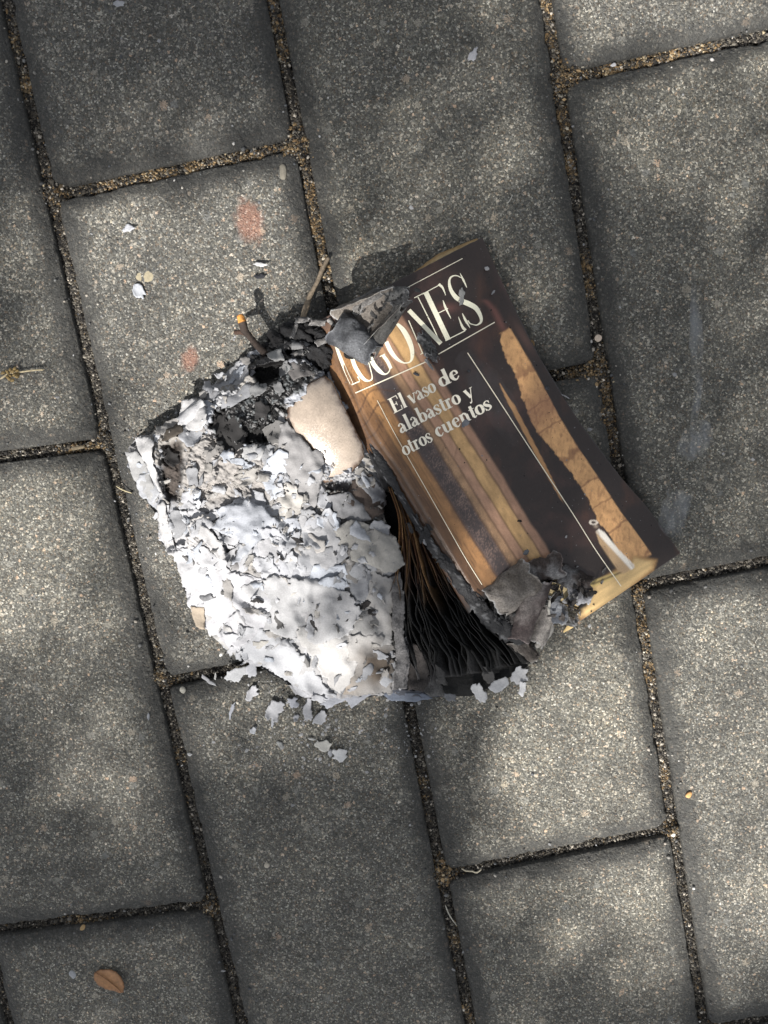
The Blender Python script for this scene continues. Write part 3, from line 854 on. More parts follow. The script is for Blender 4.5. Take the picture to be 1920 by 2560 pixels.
def ell(cx, cy, rx, ry, a0=0, a1=360, thin=.09, thick=.30, n=16):
    a = np.radians(np.linspace(a0, a1, n))
    return (list(zip(cx + rx * np.cos(a), cy + ry * np.sin(a))), list(thin + (thick - thin) * np.abs(np.cos(a)) ** 1.5))
TK = .30
GL = {
 'E': (1.15, [([(.27,0),(.27,1.62)], TK), ([(0,1.58),(1.0,1.58)], .09), ([(0,.04),(1.05,.04)], .09), ([(.3,.82),(.72,.82)], .08), ([(.97,1.6),(1.0,1.22)], .09), ([(1.02,.04),(1.07,.45)], .09), ([(.72,.62),(.72,1.02)], .08)]),
 'l': (.48, [([(.24,0),(.24,1.68)], TK), ([(.02,.04),(.46,.04)], .08), ([(.04,1.64),(.24,1.64)], .08)]),
 'v': (.86, [([(.12,1),(.44,.02)], TK * .95), ([(.44,.02),(.76,1)], .09), ([(-.04,.97),(.32,.97)], .08), ([(.6,.97),(.92,.97)], .08)]),
 'a': (.80, [([(.54,.04),(.54,.72)], .27), ([(.14,.78),(.2,.93),(.36,.99),(.54,.72)], [.2,.1,.09,.22]), ([(.52,.58),(.26,.46),(.14,.25),(.24,.06),(.5,.2)], [.08,.16,.25,.13,.07]), ([(.54,.06),(.64,.02),(.78,.1)], [.2,.08,.06])]),
 's': (.66, [([(.55,.72),(.46,.94),(.28,.97),(.12,.78),(.24,.58),(.44,.42),(.54,.22),(.36,.03),(.2,.05),(.08,.28)], [.07,.08,.09,.2,.25,.25,.2,.09,.08,.07]), ([(.55,.96),(.55,.68)], .07), ([(.08,.04),(.08,.32)], .07)]),
 'o': (.82, [ell(.41, .5, .29, .45)]),
 'd': (.90, [([(.66,0),(.66,1.68)], .27), ell(.37, .49, .25, .44, 30, 330, .08, .28), ([(.5,1.64),(.66,1.64)], .08), ([(.66,.04),(.88,.04)], .08)]),
 'b': (.88, [([(.22,.04),(.22,1.68)], .27), ell(.50, .49, .25, .44, -150, 150, .08, .28), ([(.02,1.64),(.22,1.64)], .08)]),
 'e': (.74, [([(.18,.54),(.64,.54)], .08), ([(.62,.54),(.58,.82),(.4,.96),(.2,.8),(.15,.5),(.24,.16),(.44,.03),(.66,.24)], [.14,.16,.09,.22,.29,.2,.1,.06])]),
 't': (.54, [([(.26,.12),(.26,1.32)], .26), ([(.02,.96),(.52,.96)], .08), ([(.26,.14),(.36,.02),(.54,.14)], [.24,.1,.06])]),
 'r': (.68, [([(.24,0),(.24,1)], .27), ([(.3,.72),(.42,.95),(.56,.84)], [.08,.12,.24]), ([(.02,.04),(.5,.04)], .08), ([(.02,.96),(.24,.96)], .08)]),
 'y': (.88, [([(.12,1),(.45,.05)], TK * .95), ([(.78,1),(.46,.0),(.32,-.4),(.14,-.42)], [.09,.09,.1,.2]), ([(-.04,.97),(.32,.97)], .08), ([(.62,.97),(.94,.97)], .08)]),
 'c': (.70, [([(.56,.74),(.42,.96),(.22,.82),(.15,.5),(.24,.16),(.44,.03),(.64,.24)], [.24,.1,.2,.29,.2,.1,.06])]),
 'u': (.94, [([(.2,1),(.2,.25)], .26), ([(.2,.28),(.34,.03),(.6,.2)], [.25,.1,.08]), ([(.68,1),(.68,.02)], .26), ([(.02,.96),(.2,.96)], .08), ([(.5,.96),(.68,.96)], .08), ([(.68,.04),(.9,.04)], .08)]),
 'n': (.96, [([(.22,0),(.22,1)], .26), ([(.26,.75),(.46,.97),(.68,.74)], [.08,.12,.24]), ([(.7,.76),(.7,0)], .26), ([(.02,.04),(.42,.04)], .08), ([(.52,.04),(.9,.04)], .08), ([(.02,.96),(.22,.96)], .08)]),
 'm': (1.4, [([(.2,0),(.2,1)], .2), ([(.22,.75),(.42,.97),(.6,.74)], [.08,.12,.2]), ([(.62,.76),(.62,0)], .2), ([(.64,.75),(.86,.97),(1.04,.74)], [.08,.12,.2]), ([(1.06,.76),(1.06,0)], .2)]),
}
def word(txt, o, e, xh, upv=(-.42, -.908)):
    """glyph strokes of one word from pixel o to pixel e along the base line"""
    o = np.array(o, float); e = np.array(e, float)
    tot = sum(GL[c][0] for c in txt)
    ex = (e - o) / tot; ey = np.array(upv) * xh
    sx = np.linalg.norm(ex)
    out = []; x = 0
    for ch in txt:
        w, st = GL[ch]
        for pts, wd in st:
            P = [tuple(o + ex * (x + a) + ey * b) for a, b in pts]
            horiz = len(pts) == 2 and abs(pts[0][1] - pts[1][1]) < .01
            k = xh * .9 if horiz else sx
            ww = [max(v * k, 1.7) for v in (wd if np.ndim(wd) else [wd] * len(pts))]
            out.append((P, ww, len(pts) > 2))
        x += w
    return out
sub = []
sub += word('El', (985,1034), (1019,1016), 24)
sub += word('vaso', (1028,1012), (1093,977), 24)
sub += word('de', (1103,970), (1152,943), 24)
sub += word('alabastro', (1002,1085), (1155,1005), 24)
sub += word('y', (1168,1000), (1188,989), 24)
sub += word('otros', (1012,1141), (1084,1102), 24)
sub += word('cuentos', (1094,1095), (1232,1020), 24)
ribbons('subtitle_lettering', sub, M_PRINT, book, (.86, .80, .66), .05)

# ---- pages left under the cover
PB = catmull([(1206,593)], 2) if False else None
def inset(px_in, topout, seed):
    """outline of a leaf lying under the cover"""
    a = [(830,800),(1000,706),(1096,648 - topout),(1192,602 - topout * .5),(1203,603)]
    r = [(1275 - px_in,747),(1351 - px_in,897),(1450 - px_in,1057),(1550 - px_in,1190),(1620 - px_in,1271),(1694 - px_in,1380)]
    b = [(1560,1470),(1465,1530),(1380,1500),(1250,1490)]
    l = [(1150,1450),(1070,1340),(980,1180),(905,1030)]
    return a + r + b + l
blk = inset(9, -8, 0)
ob = np.array(blk, float)
st = ragged(blk, 6, .8, 3)
rows = []
for k, f in enumerate(np.linspace(0, 1, 9)):
    z = .25 + (zcov(st[:, 0], st[:, 1]) - .9) * f
    j = (fbm(np.arange(len(st)) * .3, k * 3.3, 2, 4)[:, None] - .5) * 2.5
    rows.append(W(st[:, 0] + j[:, 0], st[:, 1] + j[:, 0], z))
rows = np.array(rows); m = len(st)
F = [(k*m + i, k*m + (i+1) % m, (k+1)*m + (i+1) % m, (k+1)*m + i) for k in range(8) for i in range(m)]
v, Ft = cdt(st, 26, 3)
mk('page_block', rows.reshape(-1, 3), F, M_PAGE, book, (.30, .23, .13))
for k in range(7):
    f = (k + .6) / 7.5
    sheet('page', inset(3 + 5 * random.random(), (3, 0, 8, 2, 14, 5, 11)[k], k), lambda x, y, f=f: zcov(x, y) * f + .1, M_PAGE, book,
          (.58, .47, .27), step=16, rag=1.0, crumple=.1, thick=.12, seed=20 + k, rim=((.25, .16, .07), 8))
sheet('back_cover', inset(0, 2, 9), .35, M_COVER, book, (.05, .045, .05), step=26, rag=.6, crumple=.05, seed=31, thick=.3)

# ---- ash mound: torn, layered, crumbled leaves
MOUND = [(800,800),(742,812),(700,835),(640,868),(590,905),(540,955),(500,990),(455,1003),(440,1050),(400,1075),(345,1092),(318,1122),(322,1172),(345,1222),(392,1290),
         (405,1360),(446,1398),(457,1458),(474,1514),(508,1545),(522,1578),(566,1620),(615,1655),(660,1672),(716,1705),(745,1738),(812,1752),(890,1744),(980,1738),(1005,1720),
         (985,1600),(978,1480),(1000,1430),(1010,1380),(975,1330),(960,1290),(958,1240),(965,1205),(930,1130),(900,1050),(870,980),(845,920),(825,860)]
st = 2.0
gx = np.arange(300, 1030, st); gy = np.arange(780, 1780, st)
GXX, GYY = np.meshgrid(gx, gy, indexing='ij')
wxx = GXX + (fbm(GXX * .05, GYY * .05, 4, 1) - .5) * 26; wyy = GYY + (fbm(GXX * .05 + 31, GYY * .05, 4, 2) - .5) * 26
DM = sdf(wxx, wyy, MOUND)
inside = DM > 0
def hbase(x, y):
    d = np.maximum(sdf(x, y, MOUND), 0)
    h = 3.0 + 17.5 * (1 - np.exp(-d / 62.0))
    h = h - 6.5 * sstep(1500, 1760, y) - 2.5 * np.exp(-(((x - 400) / 70) ** 2 + ((y - 1200) / 130) ** 2))
    return h
def mask(poly, soft=8, warp=18, seed=0):
    a = GXX + (fbm(GXX * .06, GYY * .06, 4, seed + 50) - .5) * 2 * warp
    b = GYY + (fbm(GXX * .06 + 17, GYY * .06, 4, seed + 60) - .5) * 2 * warp
    return sstep(-soft, soft, sdf(a, b, poly))
HB = 3.0 + 17.5 * (1 - np.exp(-np.maximum(DM, 0) / 62.0)) - 6.5 * sstep(1500, 1760, GYY) - 2.5 * np.exp(-(((GXX - 400) / 70) ** 2 + ((GYY - 1200) / 130) ** 2))
HM = HB + (fbm(GXX * .012, GYY * .012, 3, 4) - .5) * 5.0
COL = np.zeros(GXX.shape + (3,)); COL[:] = (.56, .56, .575)
TONE = np.ones(GXX.shape)
smooth_zone = mask([(430,1400),(560,1430),(700,1440),(860,1440),(985,1440),(990,1740),(740,1760),(500,1560)], 30, 20, 1)
# random torn leaves, one over another
pal = np.array([(.60,.615,.66),(.53,.54,.57),(.66,.66,.67),(.48,.465,.45),(.57,.54,.50),(.42,.43,.46),(.67,.695,.75)])
for k in range(330):
    cx, cy = rng.uniform(320, 1010), rng.uniform(800, 1750)
    i, j = int((cx - 300) / st), int((cy - 780) / st)
    if not inside[i, j]: continue
    sm = smooth_zone[i, j]
    R = rng.uniform(18, 75) if sm < .5 else rng.uniform(80, 190)
    if sm > .5 and rng.uniform() < .82: continue
    e = int(R * 1.5 / st) + 2
    sl_ = (slice(max(0, i - e), min(len(gx), i + e)), slice(max(0, j - e), min(len(gy), j + e)))
    X, Y = GXX[sl_] - cx, GYY[sl_] - cy
    th = np.arctan2(Y, X); asp = rng.uniform(.5, 1); a0 = rng.uniform(0, 6.28)
    q = np.hypot(X * math.cos(a0) + Y * math.sin(a0), (-X * math.sin(a0) + Y * math.cos(a0)) / asp)
    rad = R * (.72 + .55 * (fbm(np.cos(th) * 2.2 + k, np.sin(th) * 2.2, 4, k)))
    rad = rad + (fbm(GXX[sl_] * .14, GYY[sl_] * .14, 3, k + .5) - .5) * 14
    inn = q < rad
    gdir = rng.uniform(0, 6.28); gr = rng.uniform(0, .035) * (1 - .5 * sm)
    hp = HB[sl_] * .5 + HB[i, j] * .5 + (HM[i, j] - HB[i, j]) * .9 + rng.uniform(.1, 1.3) + gr * (X * math.cos(gdir) + Y * math.sin(gdir)) \
        + (fbm(GXX[sl_] * .03, GYY[sl_] * .03, 3, k + .3) - .5) * 2.6
    hp = hp + .9 * sstep(.8, 1, q / rad) * rng.uniform(-.3, 1)
    win = inn & (hp > HM[sl_])
    HM[sl_] = np.where(win, hp, HM[sl_])
    c = pal[rng.integers(len(pal))]
    COL[sl_][win] = c
    TONE[sl_][win] = (rng.uniform(.8, 1.12) * (1 - .18 * (1 - sstep(0, 4, (rad - q)))))[win]
rz = 1 - smooth_zone
HM += (np.abs(fbm(GXX * .045, GYY * .045, 4, 6) - .5) * -3.6 + .7) * rz * .8
AN = fbm((GXX * .8 + GYY * .6) * .035, (GXX * -.6 + GYY * .8) * .17, 4, 66)
HM += (AN - .5) * 1.2 * rz
HM += (fbm(GXX * .009, GYY * .009, 3, 67) - .5) * 6.5 * smooth_zone - np.abs(fbm((GXX * .5 + GYY * .87) * .007, (GXX * -.87 + GYY * .5) * .018, 2, 68) - .5) * 9 * smooth_zone
HM += (fbm(GXX * .16, GYY * .16, 3, 7) - .5) * (.6 * rz + .2) + (fbm(GXX * .4, GYY * .4, 2, 8) - .5) * (.45 * rz + .06) + (fbm(GXX * .02, GYY * .02, 4, 88) - .5) * 3.0 * (1 - .4 * rz)
HM = np.maximum(HM, .6)
GLS = np.zeros(GXX.shape)
sz3 = smooth_zone[..., None]
TONE = TONE * (1 - .5 * smooth_zone) + .5 * smooth_zone
COL = COL * (1 - .6 * sz3) + np.array((.62, .615, .63)) * .6 * sz3
COL *= TONE[..., None] * (.84 + .32 * fbm(GXX * .03, GYY * .03, 4, 9))[..., None]
def tintm(m_, c, keepvar=.35, gl=0.0):
    global COL, GLS
    v = (1 - keepvar + 2 * keepvar * fbm(GXX * .2, GYY * .2, 3, 12))[..., None]
    COL = COL * (1 - m_[..., None]) + np.array(c) * v * m_[..., None]
    GLS = GLS * (1 - m_) + gl * m_
# cream and grey zones
tintm(mask([(440,1060),(560,1080),(640,1120),(700,1190),(700,1250),(560,1270),(450,1250)], 30, 24, 2) * .75, (.50, .46, .42))
tintm(mask([(690,1080),(770,1110),(820,1180),(810,1260),(740,1270),(680,1200)], 20, 18, 3) * .6, (.38, .37, .37))
tintm(mask([(800,1440),(985,1450),(980,1560),(880,1580),(790,1540)], 26, 22, 4) * .5, (.55, .51, .46))
tintm(mask([(860,1590),(975,1600),(978,1730),(860,1735)], 26, 18, 5) * .85, (.19, .155, .12))
tintm(mask([(800,1640),(870,1640),(860,1735),(815,1730)], 18, 14, 6) * .6, (.50, .38, .25))
tintm(mask([(500,1560),(600,1560),(680,1600),(720,1700),(600,1660)], 20, 18, 7) * .5, (.50, .50, .53))
# black, tarry parts
blk1 = mask([(742,812),(800,800),(835,860),(850,910),(800,925),(770,890),(720,905),(690,930),(650,940),(600,935),(650,870),(700,835)], 6, 12, 8)
tintm(blk1, (.020, .019, .020), .5, .75)
blk2 = mask([(720,905),(800,925),(775,955),(715,1005),(700,1070),(690,1100),(640,1120),(590,1115),(535,1085),(522,1035),(575,1020),(610,985),(650,950),(690,925)], 8, 24, 9)
tintm(np.clip(blk2 * 1.2, 0, 1), (.022, .021, .021), .6, .8)
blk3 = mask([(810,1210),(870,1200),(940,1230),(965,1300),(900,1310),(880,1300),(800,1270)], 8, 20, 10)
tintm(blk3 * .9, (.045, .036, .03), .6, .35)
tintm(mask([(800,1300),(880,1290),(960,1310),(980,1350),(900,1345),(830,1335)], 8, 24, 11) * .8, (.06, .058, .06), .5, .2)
for q_, r_ in (((725,1158),22), ((592,1262),12), ((905,1520),20), ((740,1395),14), ((650,1240),10), ((930,1555),16), ((800,1330),12), ((845,1340),9), ((870,1390),8)):
    tintm(mask([(q_[0] - r_, q_[1] - r_*.7), (q_[0] + r_, q_[1] - r_*.5), (q_[0] + r_*.8, q_[1] + r_*.7), (q_[0] - r_*.6, q_[1] + r_*.8)], 3, 14, q_[0]) * .9, (.03, .026, .024), .5, .2)
# white specks on the tar, bright crests
spk = sstep(.60, .66, fbm(GXX * .11, GYY * .11, 3, 13)) * np.clip(blk2 + blk3 * 1.0, 0, 1)
tintm(spk * .4, (.46, .50, .51), .3, 0)
HM += spk * .7
# hollows
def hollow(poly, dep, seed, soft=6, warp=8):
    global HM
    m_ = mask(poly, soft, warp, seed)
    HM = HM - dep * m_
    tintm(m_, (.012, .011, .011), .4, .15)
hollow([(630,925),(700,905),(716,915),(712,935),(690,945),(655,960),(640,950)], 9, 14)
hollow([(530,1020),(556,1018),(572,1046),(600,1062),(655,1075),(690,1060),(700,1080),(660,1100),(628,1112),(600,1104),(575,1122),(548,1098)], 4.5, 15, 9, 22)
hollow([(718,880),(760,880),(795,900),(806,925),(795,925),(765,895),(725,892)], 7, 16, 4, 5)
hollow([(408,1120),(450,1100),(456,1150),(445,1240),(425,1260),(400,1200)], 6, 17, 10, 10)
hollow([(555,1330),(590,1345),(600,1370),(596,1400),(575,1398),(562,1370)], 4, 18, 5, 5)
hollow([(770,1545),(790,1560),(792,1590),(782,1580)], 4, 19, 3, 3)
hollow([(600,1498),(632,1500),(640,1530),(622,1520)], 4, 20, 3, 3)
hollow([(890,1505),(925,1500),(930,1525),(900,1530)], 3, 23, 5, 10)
tintm(mask([(405,1120),(450,1105),(455,1170),(440,1260),(420,1240)], 10, 12, 21) * .8, (.14, .115, .10), .5)
# paler leaves standing towards the left rim
tintm(mask([(395,1300),(500,1280),(540,1330),(600,1420),(560,1500),(470,1520),(440,1400)], 30, 20, 24) * .7, (.74, .73, .74), .12)
HM = np.maximum(HM, .5)
Fm = gridf(len(gx), len(gy), inside)
Vm = W(GXX, GYY, HM).reshape(-1, 3)
Vm, Fm, Cm = clean(Vm, Fm, np.c_[COL.reshape(-1, 3), GLS.reshape(-1)])
mound = mk('ash_mound', Vm, Fm, M_ASH, book, Cm)
if mound.data.polygons[500].normal.z < 0: mound.data.flip_normals()
def zm(x, y, add=0.0):
    i = np.clip(((np.asarray(x) - 300) / st).astype(int), 0, len(gx) - 1); j = np.clip(((np.asarray(y) - 780) / st).astype(int), 0, len(gy) - 1)
    return HM[i, j] + add
# smoothed copy of the heights, for leaves that lie over the mound
HS = HM.copy()
for _ in range(24):
    HS[1:-1, 1:-1] = (HS[1:-1, 1:-1] + HS[2:, 1:-1] + HS[:-2, 1:-1] + HS[1:-1, 2:] + HS[1:-1, :-2]) / 5
def zs(x, y, add=0.0):
    i = np.clip(((np.asarray(x) - 300) / st).astype(int), 0, len(gx) - 1); j = np.clip(((np.asarray(y) - 780) / st).astype(int), 0, len(gy) - 1)
    return HS[i, j] + add
# rim skirt so that the mound stands on the paving
rim = ragged(MOUND, 6, 3, 77)
r0 = W(rim[:, 0], rim[:, 1], np.maximum(zs(np.clip(rim[:,0],302,1026), np.clip(rim[:,1],782,1776)), 1.5) * .0 + 2.4)
c2 = np.array([680, 1300.])
ri = rim + (c2 - rim) * .03
r1 = W(ri[:, 0], ri[:, 1], .2)
m = len(rim)
mk('ash_rim', np.vstack([r0, r1]), [(i, (i+1) % m, m + (i+1) % m, m + i) for i in range(m)], M_ASH, book, (.5, .5, .51))

# ---- scorched glossy page
TAN = [(762,962),(790,948),(812,938),(832,956),(858,1012),(887,1070),(908,1112),(912,1140),(895,1165),(870,1188),(838,1202),(812,1208),(802,1195),(806,1160),(790,1140),(760,1110),(738,1085),(722,1068),(712,1045),(722,1012),(742,985)]
def ztan(x, y):
    d = sdf(x, y, TAN)
    q = ((x - 815) / 125) ** 2 + ((y - 1075) / 150) ** 2
    return 18.6 + 5.0 * (1 - q) * (q < 3) + 2.0 * (1 - np.exp(-np.maximum(d, 0) / 16.0)) - .012 * (x - 800)
so_ = sheet('scorched_page', TAN, ztan, M_TAN, book, (.35, .285, .225), step=4, rag=1.2, crumple=.15, seed=41, cvar=.12, rim=((.09, .055, .038), 16), gloss=.8, cscale=.02)
pr = []
def wtan(txt, o, e, xh):
    return word(txt, o, e, xh, (-.33, -.94))
for P, w_, sm_ in wtan('ma', (806,1179), (838,1165), 12) + wtan('o', (805,1142), (817,1136), 12):
    pr.append((P, [v * .8 for v in w_], sm_))
Vs, Fs, o_ = [], [], 0
for k, (P, w_, sm_) in enumerate(pr):
    V, F = ribbon(P, w_, .50 + .004 * k, smooth=sm_, zf=ztan); Vs.append(V); Fs += [tuple(i + o_ for i in f) for f in F]; o_ += len(V)
mk('page_print', np.vstack(Vs), Fs, M_PRINT, so_, (.05, .035, .025))

# ---- big torn leaves traced one by one (outline, lift mm, colour, curl)
ASH = (.60, .60, .62); BLU = (.62, .645, .70); GRY = (.40, .39, .39); WHT = (.74, .73, .73); TANC = (.46, .42, .37)
def STAIN(x, y):
    f = sstep(.9, .2, 0) * 0 + np.exp(-(((x - 945) / 62) ** 2 + ((y - 1668) / 62) ** 2) * 1.2 + (fbm(x * .03, y * .03, 3, 99) - .5) * 1.2).clip(0, 1)[..., None]
    g = np.exp(-(((x - 850) / 40) ** 2 + ((y - 1715) / 40) ** 2))[..., None] * .7
    C = np.array([[.60, .585, .57]]) * (1 - g) + np.array([[.48, .36, .24]]) * g
    return C * (1 - f) + np.array([[.17, .135, .105]]) * f
big_leaves = [
    ([(700,1062),(718,1055),(745,1085),(785,1128),(795,1118),(813,1120),(808,1160),(803,1210),(790,1262),(770,1290),(745,1240),(716,1180),(696,1120)], 2.6, (.42,.41,.41), [(-.2,-1,1.6)], .05),
    ([(527,1318),(548,1296),(541,1275),(570,1262),(600,1262),(612,1250),(662,1266),(676,1290),(704,1306),(672,1338),(638,1362),(600,1402),(577,1412),(590,1385),(600,1352),(565,1338)], 3.2, BLU, [(-1,.3,1.4),(.2,1,1.0)], .10),
    ([(454,1002),(480,996),(505,1003),(515,1025),(517,1050),(503,1074),(480,1078),(462,1068),(449,1041)], 2.4, WHT, [(1,.1,2.2),(-1,-.2,1.0)], .2),
    ([(336,1092),(375,1094),(385,1105),(378,1140),(392,1190),(408,1238),(402,1242),(384,1205),(362,1158),(344,1120)], 4.5, WHT, [(-1,0,2.0)], .1),
    ([(312,1130),(345,1130),(366,1165),(380,1200),(395,1250),(385,1262),(358,1230),(330,1190)], 1.8, (.5,.5,.5), [(-1,-.4,1.6)], .1),
    ([(392,1262),(410,1250),(420,1300),(432,1350),(440,1395),(420,1385),(404,1340),(394,1300)], 3.0, WHT, [(-1,0,1.4)], .1),
    ([(430,1375),(470,1370),(520,1400),(545,1450),(560,1480),(520,1500),(480,1480),(452,1430)], 1.8, (.74,.74,.76), [(-1,.2,1.2)], .1),
    ([(500,1310),(530,1330),(560,1370),(566,1400),(560,1416),(540,1390),(515,1360),(495,1335)], 3.0, WHT, [(1,0,1.2)], .1),
    ([(470,1505),(505,1515),(560,1560),(600,1590),(620,1650),(590,1640),(540,1600),(500,1560),(480,1530)], .9, (.60,.59,.58), [], .2),
    ([(474,1515),(510,1520),(514,1575),(490,1568)], 2.6, (.55,.46,.36), [(-1,0,.8)], .1),
    ([(630,1605),(690,1600),(695,1640),(680,1668),(640,1655)], 1.4, (.58,.56,.52), [(0,-1,.8)], .2),
    ([(835,1318),(880,1300),(920,1310),(960,1335),(990,1340),(1000,1375),(1013,1410),(985,1430),(960,1432),(930,1415),(880,1400),(845,1370)], 2.4, (.56,.54,.50), [(1,.1,2.0)], .1),
    ([(863,1330),(892,1302),(915,1330),(930,1355),(900,1350)], 3.4, BLU, [(0,-1,1.0)], .1),
    ([(640,1340),(690,1345),(720,1370),(705,1420),(690,1400),(650,1392)], 2.0, ASH, [(1,-.3,1.0)], .15),
    ([(700,1290),(740,1295),(765,1340),(755,1370),(720,1350),(692,1320)], 1.6, BLU, [(.5,-1,1.0)], .15),
    ([(640,1450),(720,1455),(790,1480),(820,1540),(790,1570),(740,1540),(690,1520),(640,1500)], 1.2, (.64,.63,.64), [(0,1,1.0)], .15),
    ([(520,1440),(600,1430),(660,1450),(700,1500),(660,1540),(610,1500),(560,1500)], .9, (.70,.70,.73), [(1,.6,1.4)], .12),
    ([(800,1600),(880,1585),(978,1590),(984,1660),(978,1725),(890,1740),(860,1735),(835,1690)], .5, STAIN, [(-.2,-1,.6)], .1),
    ([(700,1560),(760,1575),(800,1620),(830,1690),(850,1725),(820,1740),(760,1730),(720,1700),(680,1640)], .8, (.58,.575,.58), [(1,0,1.2)], .2),
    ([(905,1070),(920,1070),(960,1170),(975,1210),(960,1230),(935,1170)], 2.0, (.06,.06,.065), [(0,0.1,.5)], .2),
    ([(415,1075),(438,1065),(450,1045),(458,1075),(430,1095),(402,1105)], 3.6, (.12,.10,.08), [(-1,-1,1.0)], .2),
    ([(500,1000),(540,955),(600,900),(625,915),(640,930),(610,960),(570,980),(530,1005)], 1.0, (.52,.525,.55), [(-1,-1,1.4)], .2),
    ([(500,1318),(560,1326),(606,1350),(612,1396),(580,1408),(555,1385),(530,1350)], .9, (.16,.165,.18), [], .3),  # dark sheet standing in for the shadow under the pale plate
    ([(655,1075),(690,1050),(715,1060),(735,1110),(728,1150),(700,1150),(672,1110)], 1.6, (.20,.195,.19), [(0,-1,1.5)], .4),
    ([(600,1120),(640,1105),(665,1120),(650,1150),(610,1150)], 1.4, (.58,.58,.58), [(0,-1,1.2)], .3),
    ([(668,885),(700,870),(712,900),(690,905),(676,898)], 2.4, (.50,.50,.49), [(0,-1,.8)], .2),
    ([(716,905),(745,890),(790,905),(800,935),(770,940),(735,950),(715,930)], .9, (.30,.28,.27), [(0,1,.6)], .4),
    ([(880,1200),(930,1185),(955,1225),(960,1280),(930,1300),(890,1290),(865,1250)], .8, (.13,.10,.085), [(.5,1,.6)], .5),
    ([(815,1240),(870,1230),(905,1260),(930,1300),(890,1310),(840,1290)], 1.5, (.33,.33,.34), [(0,-1,.6)], .5),
]
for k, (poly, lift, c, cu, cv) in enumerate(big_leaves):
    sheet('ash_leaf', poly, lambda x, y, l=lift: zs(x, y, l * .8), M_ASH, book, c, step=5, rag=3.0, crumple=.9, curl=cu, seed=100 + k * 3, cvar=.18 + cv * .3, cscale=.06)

# smaller torn leaves
def jag(cx, cy, R, asp, a0, n=15, r=rng, spike=.5):
    th = np.linspace(0, 2 * np.pi, n, endpoint=False) + r.uniform(-.12, .12, n)
    sm_ = r.uniform(.6, 1.15, 5); sm_ = np.interp(th, np.linspace(0, 2 * np.pi, 6), np.r_[sm_, sm_[0]])
    rr = R * (sm_ * (1 - spike) + r.uniform(.35, 1.3, n) * spike)
    x = rr * np.cos(th); y = rr * np.sin(th) * asp
    return np.c_[cx + x * math.cos(a0) - y * math.sin(a0), cy + x * math.sin(a0) + y * math.cos(a0)]
lp = np.array([(.60,.615,.65),(.53,.54,.57),(.68,.69,.72),(.46,.44,.42),(.36,.365,.38),(.56,.535,.50),(.64,.68,.75)])
# broad burnt sheets with long soft folds over the lower half of the heap
broad = [
    ([(470,1440),(540,1425),(620,1440),(690,1470),(735,1520),(700,1560),(640,1580),(600,1625),(545,1600),(500,1560),(470,1510)], (.70,.70,.73), (.3,1,2.5), 2.2),
    ([(600,1470),(690,1440),(790,1450),(870,1480),(905,1530),(870,1590),(800,1610),(730,1600),(660,1570),(615,1525)], (.60,.60,.61), (1,.3,2.2), 2.8),
    ([(560,1590),(640,1570),(700,1590),(760,1640),(800,1700),(840,1742),(770,1735),(715,1700),(660,1668),(600,1640)], (.66,.67,.70), (.4,1,1.2), 2.4),
    ([(740,1560),(820,1560),(880,1580),(900,1640),(880,1700),(850,1735),(815,1700),(780,1650),(750,1610)], (.68,.665,.65), (-1,.2,2.4), 3.2),
    ([(850,1440),(930,1425),(985,1450),(982,1540),(978,1610),(930,1620),(880,1590),(860,1540),(870,1490)], (.50,.49,.48), (-.6,1,2.2), 2.2),
    ([(870,1590),(935,1585),(980,1600),(982,1680),(975,1730),(900,1738),(862,1730),(872,1660)], STAIN, (-.4,-1,1.8), 3.0),
    ([(430,1380),(500,1360),(560,1400),(590,1450),(560,1490),(510,1500),(465,1480),(445,1430)], (.74,.74,.76), (-1,.2,2.2), 2.6),
    ([(620,1330),(690,1320),(750,1370),(760,1430),(720,1470),(660,1460),(630,1400)], (.64,.65,.69), (.5,-1,2.4), 2.2),
    ([(750,1290),(820,1300),(850,1350),(840,1410),(790,1430),(750,1390),(735,1340)], (.56,.56,.575), (.8,-.6,2.4), 2.2)]
for k, (pl, c_, cu_, l_) in enumerate(broad):
    sheet('ash_sheet', pl, lambda x, y, l=l_: zs(x, y, l * .55), M_ASH, book, c_, step=5, rag=7.5, crumple=1.4, curl=[cu_], seed=800 + k * 3, cvar=.22, cscale=.028)
for k in range(62):
    while True:
        cx, cy = rng.uniform(430, 980), rng.uniform(1290, 1730)
        if sdf(np.array([cx]), np.array([cy]), MOUND)[0] > 18: break
    R = rng.uniform(7, 17) if rng.uniform() < .7 else rng.uniform(18, 40)
    P = jag(cx, cy, R, rng.uniform(.25, .7), rng.uniform(0, 6.28), 17, rng, .6)
    if sdf(P[:, 0], P[:, 1], MOUND).min() < -6: continue
    c = lp[rng.integers(len(lp))] if rng.uniform() < .85 else np.array((.20, .195, .19))
    q = rng.uniform(0, 6.28)
    sheet('ash_flake', P, lambda x, y, l=rng.uniform(1.5, 2.8): zs(x, y, l), M_ASH, book, c * rng.uniform(.8, 1.15), step=4, rag=3.2, crumple=.6,
          curl=[(math.cos(q), math.sin(q), rng.uniform(.8, 3.0)), (math.cos(q + 2.6), math.sin(q + 2.6), -.8)], seed=1300 + k, cvar=.25, cscale=.08)
for k, (x, y, w, h, a) in enumerate(((905,1515,22,9,-.5),(930,1530,12,7,.3),(640,1502,20,6,.1),(783,1562,6,20,-.5),(700,1392,14,5,.7),(880,1548,16,5,-.3),(745,1352,16,5,.5),(598,1372,10,22,.7),(972,1650,5,16,0))):  # near-black pieces that paint the shaded slits between the sheets
    sheet('char_flake', jag(x, y, w, h / w, a, 17, rng, .5), lambda x, y: zs(x, y, 2.4), M_CHAR, book, (.035, .032, .032), step=4, rag=3, crumple=.6, seed=1400 + k)
cnt = 0
